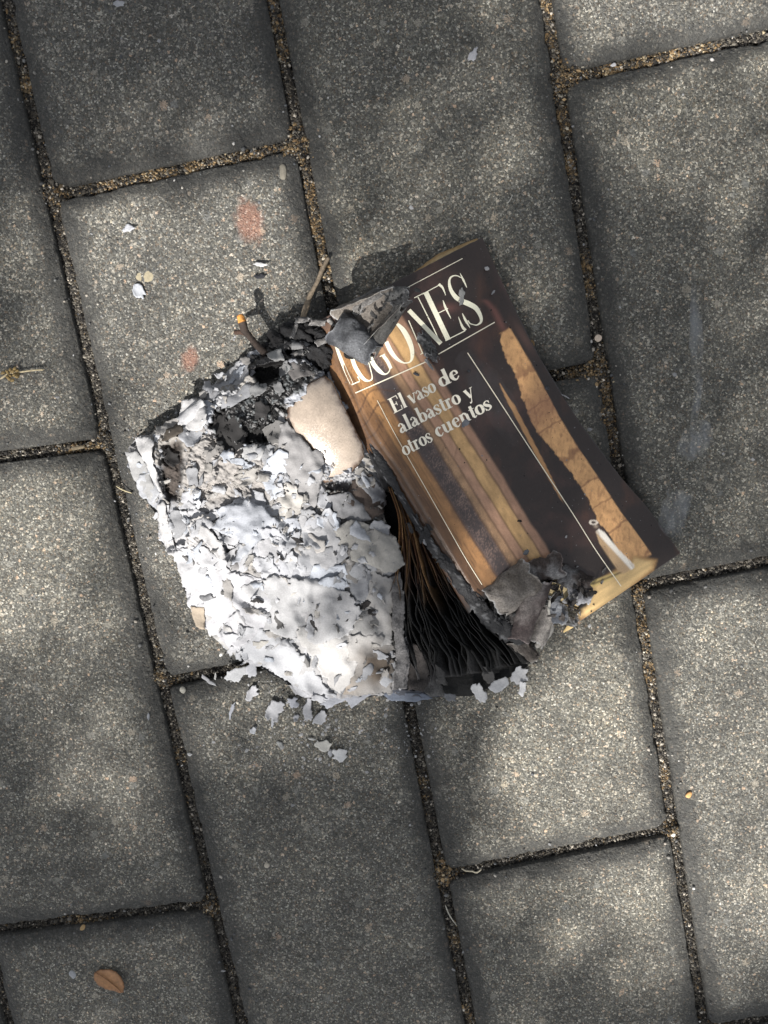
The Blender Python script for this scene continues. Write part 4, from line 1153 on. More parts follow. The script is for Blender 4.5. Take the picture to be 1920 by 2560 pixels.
while cnt < 175:
    cx, cy = rng.uniform(330, 1000), rng.uniform(850, 1750)
    i, j = int((cx - 300) / st), int((cy - 780) / st)
    dm = sdf(np.array([cx]), np.array([cy]), MOUND)[0]
    rimf = -4 < dm < 16 and 372 < cx < 800
    if dm < 12 and not rimf: continue
    if sdf(np.array([cx]), np.array([cy]), TAN)[0] > -22: continue
    dk = COL[i, j].mean()
    if dk < .12 and rng.uniform() < .8: continue
    sz = smooth_zone[i, j]
    if sz > .5 and rng.uniform() < .90 and not rimf: continue
    if rng.uniform() < .30 and not rimf: R = rng.uniform(38, 78); asp = rng.uniform(.4, .8); cz = rng.uniform(1.2, 3.6); sp_ = .35
    else: R = rng.uniform(10, 36); asp = rng.uniform(.3, .75); cz = rng.uniform(.8, 3.4); sp_ = .5
    if rimf: R = rng.uniform(11, 25)
    P = jag(cx, cy, R, asp, rng.uniform(0, 6.28), 16, rng, sp_)
    pi_ = np.clip(((P[:, 0] - 300) / st).astype(int), 0, len(gx) - 1); pj_ = np.clip(((P[:, 1] - 780) / st).astype(int), 0, len(gy) - 1)
    if dk > .12 and (COL[pi_, pj_].mean(1) < .12).mean() > .2: continue
    if (sdf(P[:, 0], P[:, 1], TAN) > 0).mean() > .15: continue
    if sdf(P[:, 0], P[:, 1], MOUND).min() < (-22 if rimf else -10): continue
    c = lp[rng.integers(len(lp))] if dk > .12 else (np.array((.04, .038, .038)) if rng.uniform() < .7 else np.array((.4, .4, .4)))
    c = c * (.62 + .7 * float(fbm(cx * .012, cy * .012, 2, 123)))
    if cy > 1250 and cx < 620: c = np.maximum(c, (.6, .605, .63))
    q = rng.uniform(0, 6.28)
    l_ = rng.uniform(.3, 1.3)
    zf_ = (lambda x, y, l=l_: zs(x, y, l)) if not rimf else (lambda x, y, l=l_ + 1.5: np.maximum(zs(np.clip(x, 304, 1024), np.clip(y, 784, 1774), l), 3.0) * .9)
    sheet('ash_flake', P, zf_, M_ASH, book, c * rng.uniform(.85, 1.12), step=max(4, R / 9), rag=2.8, crumple=rng.uniform(.5, 1.1),
          curl=[(math.cos(q), math.sin(q), cz), (math.cos(q + 2.4), math.sin(q + 2.4), cz * .4)], seed=200 + cnt, cvar=.22, cscale=.07)
    cnt += 1

for k in range(56):
    while True:
        cx, cy = rng.uniform(360, 980), rng.uniform(880, 1730)
        i, j = int((cx - 300) / st), int((cy - 780) / st)
        if DM[i, j] > 10 and sdf(np.array([cx]), np.array([cy]), TAN)[0] < -25 and (COL[i, j].mean() > .12 or rng.uniform() < .15): break
    a_ = rng.uniform(0, 6.28); L_ = rng.uniform(10, 34); z_ = float(HS[i, j]) + rng.uniform(.2, 1.2); r_ = rng.uniform(4, 11)
    c = lp[rng.integers(len(lp))]
    curl('ash_curl', (cx, cy), z_, (cx + L_ * math.cos(a_), cy + L_ * math.sin(a_)), z_ + rng.uniform(-.3, 1.2), r_, r_ * rng.uniform(.3, .9), rng.uniform(-30, 60), rng.uniform(130, 230), M_ASH, book,
         c, c * .7, nu=12, nv=10, rag=.22, seed=900 + k, crum=.12)
# crumbs on the mound
n = 1100
cx = rng.uniform(340, 1000, n); cy = rng.uniform(820, 1745, n)
i = ((cx - 300) / st).astype(int); j = ((cy - 780) / st).astype(int)
ok = (DM[i, j] > 6) & (rng.uniform(0, 1, n) < (1 - .8 * smooth_zone[i, j]))
cx, cy, i, j = cx[ok], cy[ok], i[ok], j[ok]
P = W(cx, cy, HM[i, j] + .1)
dk = COL[i, j].mean(1)
cc = np.where((dk > .12)[:, None], lp[rng.integers(len(lp), size=len(cx))], np.array([[.03, .03, .03]]))
wsel = rng.uniform(0, 1, len(cx)) < .12
cc[wsel] = (.6, .6, .6)
V, F, C = poly_lumps(P, rng.gamma(3, .00016, len(cx)).clip(.0002, .0013), cc, .5, 8)
tag(mk('ash_crumbs', V, F, M_ASH, book, C, False), kind='stuff')

# rolled leaves in the ash
curl('rolled_leaf', (583,1412), 19, (688,1412), 18, 13, 15, -30, 300, M_ASH, book, (.34,.33,.33), (.55,.55,.56), seed=1, spiral=.15)
curl('rolled_leaf', (680,1415), 17.5, (728,1432), 17, 12, 4, -20, 240, M_ASH, book, (.38,.37,.37), seed=2)
curl('rolled_leaf', (588,1530), 14, (640,1525), 14, 10, 6, 0, 220, M_ASH, book, (.55,.56,.62), seed=3)
curl('rolled_leaf', (640,1480), 15, (672,1478), 15, 9, 6, 20, 200, M_ASH, book, (.62,.62,.64), seed=4)
curl('rolled_leaf', (372,1098), 9, (408,1235), 7, 13, 9, 60, 250, M_ASH, book, (.74,.72,.70), seed=5, nu=40)
curl('rolled_leaf', (404,1240), 6, (426,1370), 6, 12, 10, 40, 230, M_ASH, book, (.74,.73,.72), seed=6, nu=40)
curl('rolled_leaf', (452,1060), 12, (512,1010), 13, 18, 16, 30, 240, M_ASH, book, (.76,.76,.77), (.6,.6,.62), seed=7)
curl('rolled_leaf', (470,1180), 14, (478,1250), 13, 10, 12, 30, 200, M_ASH, book, (.62,.56,.48), (.35,.28,.2), seed=8)
curl('rolled_leaf', (520,1080), 17, (536,1160), 15, 12, 7, 30, 260, M_ASH, book, (.6,.58,.56), seed=9)
curl('rolled_leaf', (322,1135), 5, (356,1180), 4, 12, 9, 30, 220, M_ASH, book, (.66,.66,.66), seed=10)
curl('rolled_leaf', (405,1105), 8, (455,1078), 10, 10, 8, -20, 170, M_ASH, book, (.10,.08,.06), (.5,.5,.48), seed=11)

# ---- charred head of the spine
char = [(732,836,38,26,.3,12),(770,820,34,22,-.1,14),(800,838,26,30,.6,14),(757,862,48,30,.5,15),(800,876,34,30,.2,16),(700,860,28,22,.7,11),(675,880,26,18,.7,9),(815,905,18,26,-.3,16),(650,905,24,14,.8,8)]
for k, (x, y, a, b, r_, z) in enumerate(char):
    lump('charred_spine', x, y, z * .7, a, b, 30, -r_, M_CHAR, book, (.020, .019, .020), seed=60 + k, rough=.85, nu=40, nv=56, col2=(.03, .03, .032))
for k, (p0, p1, r_) in enumerate((((738,802),(772,798),8), ((775,806),(815,808),9), ((730,845),(742,812),6), ((822,800),(836,815),6), ((790,860),(815,850),9), ((760,880),(730,890),8))):
    curl('charred_curl', p0, 17, p1, 17, r_, r_ * .8, 20, 220, M_CHAR, book, (.05,.05,.052), (.22,.21,.20), nu=14, nv=12, seed=70 + k, gloss=.6)

# ---- gap: scorched leaves fanning out under the cover
TOPL = catmull([(958,1210),(985,1290),(990,1400),(985,1500),(990,1600),(1006,1722)], 10)
TOPR = catmull([(1008,1235),(1075,1360),(1150,1470),(1225,1560),(1275,1605),(1305,1655)], 10)
al, ar = arc(TOPL), arc(TOPR)
NP = 32
s = np.linspace(0, 1, 80)
lx, ly = np.interp(s, al, TOPL[:, 0]), np.interp(s, al, TOPL[:, 1])
rx, ry = np.interp(s, ar, TOPR[:, 0]), np.interp(s, ar, TOPR[:, 1])
for k in range(NP):
    f = (k + .5 + rng.uniform(-.42, .42)) / NP
    fs = f * sstep(-.25, .6, s) ** .8 + (1 - sstep(-.25, .6, s) ** .8) * (.35 + .9 * f)
    bx, by = lx + (rx - lx) * fs, ly + (ry - ly) * fs
    wv_ = (fbm(s * 3.0 + k * .35, s * 0 + k * .21, 3, 5) - .5) * 60 * sstep(.15, .6, s) + (fbm(s * 5 + k * 3.1, s * 0, 3, 6) - .5) * 46 * sstep(.25, .9, s)
    bx = bx + wv_; by = by + wv_ * .15
    ex = 1 + (.06 * rng.normal())
    hz = 15.0 - 4.5 * s - 3.0 * sstep(.8, 1, s) + rng.uniform(-2.6, 2.0) - 1.5 * f + (fbm(s * 9, s * 0 + k, 3, 44) - .5) * 3
    rows = []
    for q in np.linspace(0, 1, 7):
        lean = 30 * q * (1 if True else 0) * (.35 + .65 * s) + 4 * np.sin(q * 3 + k)
        zz = hz * (1 - q) + .5 * q + .5 * np.sin(q * 3.1) * np.sin(s * 9 + k)
        rows.append(W(bx + lean, by - lean * .05, np.maximum(zz, .3)))
    P = np.array(rows).transpose(1, 0, 2)
    tone = .004 + .04 * (1 - sstep(0, .10, f)) + .006 * rng.uniform()
    dk = np.array((tone, tone * .98, tone * .96))
    brown = (1 - sstep(.36, .64, s + .15 * rng.normal() * .3))[:, None]
    bc = np.array([(.15,.075,.026),(.08,.033,.012),(.24,.14,.06),(.045,.02,.009)][k % 4]) * rng.uniform(.7, 1.1)
    tip = sstep(.86, 1, s)[:, None] * (1 - f) ** 2
    C = dk[None] * (1 - brown) + bc[None] * brown
    C = C * (1 - tip * .7) + np.array((.22, .21, .21)) * tip * .7
    Cq = np.repeat(C[:, None], 7, 1)
    Cq[:, 0] *= rng.uniform(.9, 1.7)
    Cq *= (.7 + .6 * fbm(s * 30, s * 0 + k, 3, 9))[:, None, None]
    Cq = np.concatenate([Cq, np.full(Cq.shape[:2] + (1,), .35)], -1)
    solid(mk('charred_page', P.reshape(-1, 3), gridf(80, 7), M_CHAR, book, Cq.reshape(-1, 4)), .2)
# dark floor of the gap
sheet('charred_page', [(960,1230),(1010,1240),(1150,1450),(1290,1600),(1320,1665),(1280,1690),(1180,1740),(1000,1745),(975,1500)], .5, M_CHAR, book, (.01, .01, .01), step=24, crumple=.2, seed=5)
# grey leaves standing beside the gap
for k, (pl, z0, c) in enumerate((([(980,1440),(1000,1430),(1012,1500),(1010,1590),(1022,1640),(1008,1720),(985,1725),(990,1640),(980,1540)], 13.5, (.17,.165,.165)),
                                 ([(1005,1600),(1018,1592),(1024,1660),(1016,1722),(1000,1722)], 12.5, (.27,.26,.26)),
                                 ([(1020,1600),(1040,1610),(1065,1650),(1075,1700),(1060,1730),(1020,1725),(1012,1690)], 10, (.085,.075,.07)),
                                 ([(1070,1690),(1100,1700),(1112,1740),(1075,1742),(1060,1728)], 7, (.2,.195,.19)),
                                 ([(1085,1660),(1110,1675),(1118,1715),(1095,1705)], 8.5, (.12,.115,.11)))):
    sheet('charred_page', pl, z0, M_CHAR, book, c, step=4, rag=3.5, crumple=1.8, curl=[(1, 0, -3.5), (-1, 0, -2.0)], seed=300 + k, cscale=.045, cvar=.7)
# charred rim of the cover
tube('charred_rim', [(925,1105,16),(950,1150,17),(978,1200,17.5),(1008,1250,17.5),(1042,1310,17.5),(1078,1362,17.5),(1115,1410,17),(1150,1455,16.5),(1190,1505,16),(1225,1545,15),(1270,1580,13),(1320,1598,10)],
     [5, 9, 11, 7, 7, 10, 12, 14, 16, 19, 20, 15], M_CHAR, book, ns=20, n=9, rough=.8, seed=5, flat=.38, gloss=.6,
     colfn=lambda t: np.where((fbm(t * 30, t * 0 + np.resize(np.arange(20), len(t)) * .5, 3, 33) > .70)[:, None], np.array([[.22, .22, .225]]), np.array([[.028, .028, .031]])))
for k in range(26):
    t = rng.uniform(0.25, 1); x = np.interp(t, [0, .3, .6, 1], [925, 1042, 1150, 1290]); y = np.interp(t, [0, .3, .6, 1], [1105, 1310, 1455, 1590])
    R = rng.uniform(5, 12); th = np.linspace(0, 6.28, 7, endpoint=False); a0 = 1.0 + rng.normal() * .3
    q = np.c_[R * 1.6 * np.cos(th) * rng.uniform(.6, 1.2, 7), R * .6 * np.sin(th) * rng.uniform(.6, 1.2, 7)]
    P = np.c_[x + rng.normal() * 8 + q[:, 0] * math.cos(a0) - q[:, 1] * math.sin(a0), y + rng.normal() * 6 + q[:, 0] * math.sin(a0) + q[:, 1] * math.cos(a0)]
    sheet('char_flake', P, rng.uniform(17.5, 20) - 4 * t ** 3, M_CHAR, book, (.03,.03,.032) if rng.uniform() < .86 else (.4, .4, .41), step=4, rag=2, crumple=.4, curl=[(rng.normal(), rng.normal(), 1.5)], seed=340 + k, gloss=.5)

# ---- crumpled charred corner
cc1, cc2, cc3 = (.13, .115, .10), (.05, .038, .034), (.20, .20, .205)
curl('crumpled_leaf', (1240,1500), 14, (1338,1428), 18, 46, 42, 10, 200, M_CHAR, book, (.20,.175,.15), (.33,.30,.27), nu=40, nv=36, seed=21, rag=.1, crum=.10)
curl('crumpled_leaf', (1325,1436), 16, (1398,1408), 16, 30, 34, -60, 170, M_CHAR, book, (.10,.08,.072), (.34,.33,.325), nu=34, nv=30, seed=22, rag=.12, crum=.10)
curl('crumpled_leaf', (1352,1440), 17, (1292,1590), 9, 30, 34, 0, 215, M_CHAR, book, (.24,.215,.205), (.09,.07,.068), nu=46, nv=36, seed=23, rag=.08, crum=.12)
curl('crumpled_leaf', (1375,1500), 9, (1340,1600), 5, 22, 26, -10, 170, M_CHAR, book, (.42,.39,.36), (.20,.185,.175), nu=36, nv=26, seed=24, rag=.12, crum=.08)
curl('crumpled_leaf', (1385,1425), 14, (1470,1462), 12, 26, 22, -20, 210, M_CHAR, book, cc3, cc2, nu=30, nv=26, seed=25, rag=.16, crum=.14)
curl('crumpled_leaf', (1385,1480), 11, (1395,1545), 7, 24, 26, 0, 190, M_CHAR, book, (.11,.12,.14), (.26,.27,.29), nu=34, nv=28, seed=26, rag=.12, crum=.14)
curl('crumpled_leaf', (1412,1480), 12, (1472,1500), 10, 24, 20, 0, 210, M_CHAR, book, (.40,.40,.42), (.2,.2,.21), nu=26, nv=22, seed=27, rag=.18, crum=.14)
curl('crumpled_leaf', (1255,1545), 11, (1310,1520), 11, 24, 20, 0, 180, M_CHAR, book, (.03,.03,.032), (.10,.09,.085), nu=30, nv=26, seed=28, rag=.18, crum=.2, gloss=.5)
curl('crumpled_leaf', (1280,1590), 8, (1330,1640), 3, 22, 18, 10, 180, M_CHAR, book, (.10,.085,.075), (.22,.20,.18), nu=30, nv=26, seed=29, rag=.18, crum=.14)
curl('crumpled_leaf', (1228,1470), 12, (1258,1520), 11, 20, 22, 10, 190, M_CHAR, book, (.12,.115,.105), (.22,.2,.18), nu=30, nv=26, seed=30, rag=.18, crum=.16)
curl('crumpled_leaf', (1400,1545), 5, (1440,1560), 3, 14, 10, 0, 190, M_CHAR, book, (.35,.35,.36), (.12,.12,.12), nu=24, nv=20, seed=36, rag=.2, crum=.14)
for k in range(64):
    a = rng.uniform(0, 1)
    x = rng.uniform(1235, 1480); y = 1420 + (x - 1235) * rng.uniform(-.05, .28) + rng.uniform(0, 150) * (1 - abs(x - 1330) / 260)
    R = rng.uniform(6, 20); th = np.linspace(0, 6.28, 8, endpoint=False); a0 = rng.uniform(0, 6.28)
    q = np.c_[R * np.cos(th) * rng.uniform(.5, 1.3, 8), R * .5 * np.sin(th) * rng.uniform(.5, 1.3, 8)]
    P = np.c_[x + q[:, 0] * math.cos(a0) - q[:, 1] * math.sin(a0), y + q[:, 0] * math.sin(a0) + q[:, 1] * math.cos(a0)]
    c = [(.04,.035,.032),(.11,.10,.095),(.22,.215,.21),(.36,.36,.36),(.07,.06,.055)][rng.integers(5)]
    dd = math.cos(a0)
    sheet('char_flake', P, rng.uniform(11.5, 17.5) - 8 * sstep(1500, 1640, y), M_CHAR, book, c, step=4, rag=2.2, crumple=.7, curl=[(math.cos(a0), math.sin(a0), rng.uniform(1, 4)), (-math.cos(a0), -math.sin(a0), rng.uniform(0, 2))], seed=400 + k)
# slivers standing up round the crumpled corner
for k, (p, q) in enumerate((((1412,1445),(1418,1383)), ((1404,1440),(1412,1400)), ((1500,1445),(1512,1420)), ((1390,1420),(1440,1448)), ((1378,1412),(1352,1414)), ((1440,1436),(1462,1455)), ((1492,1470),(1506,1452)), ((1310,1415),(1342,1424)), ((1366,1408),(1382,1432)))):
    curl('char_sliver', p, 9, q, 12, 7, 3, 0, 150, M_CHAR, book, (.22,.215,.21), (.10,.095,.09), nu=12, nv=8, rag=.2, seed=470 + k)
curl('ash_curl', (1482,1468), 8, (1505,1450), 8, 9, 8, -20, 200, M_ASH, book, (.50,.45,.36), seed=480, nu=14, nv=14)
# unburnt corner and pale bits under the crumpled part
sheet('page_corner', [(1408,1578),(1424,1555),(1434,1568),(1410,1582)], 1.6, M_PAGE, book, (.62, .46, .22), step=4, rag=.6, crumple=.1, seed=7)
tube('ash_edge', [(1368,1530,5),(1376,1565,4),(1366,1590,3),(1345,1610,2.5),(1328,1625,2)], [4, 8, 9, 8, 4], M_ASH, book, (.58,.56,.52), ns=14, n=8, rough=.4, seed=12)
tube('ash_edge', [(1392,1478,14),(1376,1500,14),(1372,1525,12),(1378,1548,10)], [3, 4, 4, 3], M_ASH, book, (.62,.60,.55), ns=10, n=8, rough=.4, seed=13)
for k, (x, y, w, h, a, c) in enumerate(((1295,1690,26,24,.4,(.74,.745,.76)),(1248,1712,26,20,-.5,(.74,.745,.76)),(1306,1722,9,24,.1,(.74,.745,.76)),(1196,1732,16,28,-.5,(.74,.745,.76)),
        (1318,1640,10,18,.2,(.28,.26,.24)),(1222,1690,14,26,-.6,(.14,.135,.13)),(1120,1742,22,10,.1,(.26,.27,.29)))):
    P = jag(x, y, w * 1.05, h / w, a, 18, rng, .45)
    sheet('ash_flake', P, 3.5, M_ASH, book, c, step=4, rag=3.5, crumple=.5, curl=[(0, -1, 2.0)], seed=500 + k)
# pale fringe along the lower rim of the ash
for k, (pl, c) in enumerate((([(842,1728),(900,1705),(960,1712),(1000,1722),(930,1735),(905,1752),(880,1770),(862,1752),(840,1762),(820,1772),(800,1760),(815,1745)], (.60,.62,.68)),
        ([(955,1735),(1000,1728),(1060,1735),(1085,1745),(1030,1756),(975,1752)], (.30,.34,.42)), ([(960,1722),(1010,1722),(1060,1728),(1110,1740),(1060,1745),(1000,1738)], (.16,.17,.20)),
        ([(722,1712),(760,1722),(800,1745),(770,1742),(738,1738)], (.56,.56,.58)), ([(880,1720),(930,1712),(955,1722),(920,1736)], (.22,.26,.33)))):
    sheet('ash_leaf', pl, 3.4, M_ASH, book, c, step=5, rag=3, crumple=.5, seed=520 + k, curl=[(0, -1, 1.5)])

# ------------------------------------------------------------------ things lying on the cover
def bits(lst, nm, label, cat, zf, mat=M_CHAR):
    pass
roll = empty('charred_paper_roll', W(930, 800, 16))
tag(roll, 'grey curled scrap of charred paper lying over the first letters of the title', 'burnt paper scrap')
curl('trough_leaf', (862,826), 27.0, (996,736), 25.5, 55, 22, 145, 350, M_CHAR, roll, (.19,.17,.15), (.30,.27,.24), nu=56, nv=46, seed=81, rag=.06, crum=.05)
curl('front_leaf', (846,814), 18, (936,890), 20, 46, 30, 5, 205, M_CHAR, roll, (.05,.053,.06), (.14,.145,.155), nu=50, nv=44, seed=82, rag=.07, crum=.07)
curl('side_leaf', (922,880), 19.5, (1002,765), 22.5, 20, 13, -35, 150, M_CHAR, roll, (.17,.165,.155), (.10,.097,.093), nu=48, nv=28, seed=83, rag=.10, crum=.09)
curl('back_leaf', (885,772), 19, (955,728), 22, 18, 13, 40, 200, M_CHAR, roll, (.17,.165,.16), (.25,.24,.23), nu=44, nv=26, seed=84, rag=.12, crum=.08)
curl('lower_leaf', (872,872), 16.5, (930,892), 17, 15, 14, 20, 200, M_CHAR, roll, (.035,.036,.04), (.10,.105,.11), nu=36, nv=30, seed=87, rag=.14, crum=.12)
curl('tip_leaf', (962,738), 20, (1020,732), 21, 18, 13, 0, 215, M_CHAR, roll, (.13,.13,.128), (.24,.24,.235), nu=30, nv=26, seed=85, rag=.14, crum=.14)
curl('tip_leaf', (985,765), 20, (1022,742), 22, 18, 14, -60, 120, M_CHAR, roll, (.12,.12,.12), (.07,.07,.073), nu=30, nv=26, seed=86, rag=.16, crum=.16)
for k in range(26):
    t = rng.uniform(0, 1); x = 870 + 150 * t + rng.normal() * 14; y = 800 - 70 * t + rng.normal() * 16 + 50 * (rng.uniform() < .35)
    R = rng.uniform(5, 15); th = np.linspace(0, 6.28, 8, endpoint=False); a0 = rng.uniform(0, 6.28)
    q = np.c_[R * np.cos(th) * rng.uniform(.5, 1.3, 8), R * .5 * np.sin(th) * rng.uniform(.5, 1.3, 8)]
    P = np.c_[x + q[:, 0] * math.cos(a0) - q[:, 1] * math.sin(a0), y + q[:, 0] * math.sin(a0) + q[:, 1] * math.cos(a0)]
    sheet('torn_flake', P, 21 + rng.uniform(-2, 3) + 2 * t, M_CHAR, roll, [(.15,.145,.14),(.26,.255,.25),(.07,.07,.07),(.10,.098,.095)][rng.integers(4)], step=4, rag=2.2, crumple=.6,
          curl=[(math.cos(a0), math.sin(a0), rng.uniform(1, 3.5))], seed=600 + k)
lump('charred_base', 905, 862, 15.5, 44, 24, 16, .6, M_CHAR, roll, (.012,.012,.013), seed=88, rough=.5, nu=24, nv=30)

sc_ = empty('black_char_scrap', W(1070, 870, 17))
tag(sc_, 'small black charred scrap with grey edges just under the middle of the title', 'burnt paper scrap')
curl('leaf', (1050,835), 16.2, (1080,885), 16.2, 14, 16, 10, 170, M_CHAR, sc_, (.045,.047,.05), (.17,.175,.18), nu=24, nv=20, seed=91, rag=.2, crum=.2)
curl('leaf', (1068,875), 16, (1092,900), 16, 14, 7, 0, 190, M_CHAR, sc_, (.03,.03,.032), (.12,.12,.125), nu=20, nv=18, seed=92, rag=.22, crum=.2)
curl('sliver', (1062,895), 15.8, (1082,924), 15.8, 5, 3, 20, 160, M_CHAR, sc_, (.26,.26,.26), nu=14, nv=8, seed=93, rag=.2)
curl('sliver', (1046,832), 16.2, (1060,860), 16.2, 4, 3, 20, 160, M_CHAR, sc_, (.25,.25,.25), nu=12, nv=8, seed=94, rag=.2)

def small_flake(name, x, y, w, h, a, z, col, label, cat='ash flake', group=None, mat=M_ASH, seed=1, parent=None, curlz=1.2, rag=2.5, npt=9, step=4):
    r = np.random.default_rng(seed)
    P = jag(x, y, w * 1.08, h / w, a, 17, r, .5 if max(w, h) > 9 else .3)
    if max(w, h) > 16: curlz *= 1.8
    o = sheet(name, P, z, mat, parent, col, step=step, rag=rag, crumple=.35, curl=[(r.normal(), r.normal(), curlz)], seed=seed, cvar=.12)
    if label: tag(o, label, cat, group)
    return o

zc1 = lambda x, y: float(zcov(np.array([x]), np.array([y]))[0]) + .5
small_flake('ash_flake', 1153, 742, 8, 22, .1, zc1(1153,742), (.42,.42,.41), 'grey torn flake lying across the last letter of the title', seed=3, rag=3)
small_flake('ash_flake', 1217, 672, 6, 5, .2, zc1(1217,672), (.7,.7,.7), 'tiny white ash crumb near the upper right corner of the cover', seed=4, rag=1)
small_flake('ash_flake', 1233, 730, 3, 8, .6, zc1(1233,730), (.55,.55,.56), 'thin grey ash sliver beside the right edge of the cover, right of the title', seed=5, rag=1)
small_flake('char_flake', 1172, 928, 5, 4, 0, zc1(1172,928), (.07,.07,.075), 'dark crumb lying beside the top end of the long printed line', seed=6, rag=1, mat=M_CHAR)
small_flake('ash_flake', 1163, 1058, 9, 14, .5, zc1(1163,1058), (.34,.35,.38), 'grey flake lying on the last word of the subtitle', seed=8, rag=2)
small_flake('char_flake', 1041, 935, 8, 4, .5, zc1(1041,935), (.13,.13,.14), 'small dark flake on the cover just above the subtitle', seed=9, rag=1.5, mat=M_CHAR)
small_flake('char_flake', 1299, 1302, 6, 3, .1, zc1(1299,1302), (.03,.03,.03), 'small black flake lying on the light column of the cover picture', seed=10, rag=1, mat=M_CHAR)
small_flake('ash_flake', 1315, 1382, 8, 6, -.6, zc1(1315,1382), (.30,.32,.34), 'grey flake at the foot of the light column on the cover', seed=12, rag=1.5)
small_flake('ash_flake', 1415, 1342, 3, 4, .2, zc1(1415,1342), (.66,.66,.66), 'tiny white crumb on the dark lower part of the cover', seed=13, rag=.6)
small_flake('char_flake', 1367, 970, 6, 5, .1, zc1(1367,970), (.10,.10,.11), 'dark crumb on the right edge of the cover beside the printed pillar', seed=14, rag=1, mat=M_CHAR)
# powder of ash on the cover
n = 620
u_, v_ = rng.uniform(0.02, .98, n), rng.uniform(.01, .93, n) ** 1.0
x = np.interp(v_, ls, LT[:, 0]) * (1 - u_) + np.interp(v_, rs, RT[:, 0]) * u_; y = np.interp(v_, ls, LT[:, 1]) * (1 - u_) + np.interp(v_, rs, RT[:, 1]) * u_
ok = sdf(x, y, BURN) < -6; x, y = x[ok], y[ok]
P = W(x, y, zcov(x, y) + .06)
cs = np.where((rng.uniform(0, 1, len(x)) < .5)[:, None], np.array([[.03, .03, .03]]), np.array([[.42, .42, .42]]))
V, F, C = poly_lumps(P, rng.gamma(2.2, .00006, len(x)).clip(.00007, .00045), cs, .4, 19)
tag(mk('ash_powder', V, F, M_ASH, book, C, False), kind='stuff')

# ------------------------------------------------------------------ twigs caught by the book
tw = empty('bare_twig', W(790, 720, 4))
tag(tw, 'bare grey brown twig reaching up from the charred spine of the book', 'twig')
tube('stem', [(822,643,1.5),(808,668,2.5),(794,703,4),(776,738,5.5),(765,768,7),(757,800,9),(750,830,11)], [4.5, 5.5, 5, 6, 7, 7.5, 7], M_TWIG, tw, (.24,.19,.135), ns=12, n=8, rough=.2, seed=3)
tube('side_bud', [(806,665,3),(800,655,4),(797,650,4.5)], [4, 3, 2], M_TWIG, tw, (.2,.15,.1), ns=8, n=4, rough=.2, seed=4)
tw2 = empty('charred_twig', W(640, 850, 6))
tag(tw2, 'forked blackened twig with one orange end beside the charred corner of the book', 'twig')
tube('stem', [(598,786,15),(606,806,15),(612,826,14),(628,846,13),(645,866,12.5),(668,890,12)], [7, 10, 9, 8, 8, 9], M_TWIG, tw2, ns=12, n=8, rough=.25, seed=5,
     colfn=lambda t: np.where((t < .2)[:, None], np.array([[.62, .27, .06]]), np.array([[.035, .024, .018]])))
tube('side_branch', [(585,832,10),(600,830,11.5),(614,834,13),(622,842,13)], [5, 6, 6, 5], M_TWIG, tw2, (.055,.03,.02), ns=10, n=6, rough=.3, seed=6)

# ------------------------------------------------------------------ litter on the paving
brk = sorted(bricks, key=lambda b: np.linalg.norm(b[1] - W(400, 900)[:2]))[0][0]
lump('embedded_stone', 366, 692, -.42, 28, 19, 2.8, -.1, M_STONE, brk, (.27, .235, .16), seed=6, rough=.2, nu=20, nv=30)
lump('embedded_stone', 1322, 862, -.6, 14, 16, 6, .2, M_STONE, brk, (.17, .11, .05), seed=8, rough=.4)

GR = 'white ash flakes fallen on the paving'
small_flake('ash_flake', 298, 8, 17, 8, -.1, .8, (.74,.75,.78), 'white ash flake cut by the top edge of the picture', seed=21, group=GR)
small_flake('ash_flake', 322, 569, 17, 9, -.2, .9, (.74,.75,.80), 'small white ash flake on the paver, left of the red embedded stone', seed=22, group=GR)
small_flake('ash_flake', 346, 726, 13, 23, -.4, 1.1, (.72,.75,.80), 'white ash flake touching the yellowish embedded stone', seed=23, group=GR)
small_flake('ash_flake', 652, 661, 19, 6, .1, 1.6, (.74,.74,.74), 'narrow white ash flake above a small black flake', seed=24, group=GR)
small_flake('char_flake', 650, 690, 16, 8, -.2, .8, (.04,.042,.05), 'small black charred flake below a narrow white one', 'charred flake', seed=25, mat=M_CHAR)
small_flake('ash_flake', 1182, 136, 9, 20, .5, 1.0, (.74,.74,.78), 'white ash flake alone on the upper middle paver', seed=26, group=GR)
small_flake('ash_flake', 1533, 163, 9, 4, -.4, -1.5, (.74,.74,.76), 'tiny white flake lying in the sandy joint at the upper right', seed=27, group=GR)
small_flake('ash_flake', 630, 1733, 22, 14, -.8, 1.2, (.76,.76,.79), 'white ash flake with pointed arms between two joints below the ash', seed=28, group=GR, rag=5)
small_flake('ash_flake', 579, 1778, 5, 24, .3, .8, (.68,.70,.76), 'slender forked white ash sliver left of the big fallen flakes', seed=29, group=GR)
small_flake('ash_flake', 590, 1684, 36, 19, -.35, 2.2, (.72,.73,.75), 'ragged pale ash flake beside the lower left rim of the ash heap', seed=30, group=GR, rag=5)
small_flake('ash_flake', 630, 1674, 14, 20, -.2, 2.6, (.60,.61,.65), 'pale ragged flake pressed against the lower left rim of the ash', seed=31, group=GR, rag=4)
small_flake('ash_flake', 523, 1704, 6, 22, -.9, .6, (.58,.58,.6), 'thin grey white strip in the joint left of the ash heap', seed=32, group=GR)
small_flake('ash_flake', 538, 1692, 3, 11, .1, .8, (.62,.62,.6), 'short narrow white chip beside the thin strip in the joint', seed=33, group=GR, rag=1)
small_flake('ash_flake', 685, 1775, 34, 22, -.85, 1.8, (.74,.745,.77), 'largest fallen pale flake below the ash heap, with a thin tail', seed=34, group=GR, rag=5)
small_flake('ash_flake', 681, 1806, 4, 15, .0, .7, (.60,.62,.67), 'thin tail shaped flake hanging below the largest fallen flake', seed=44, group=GR, rag=1)
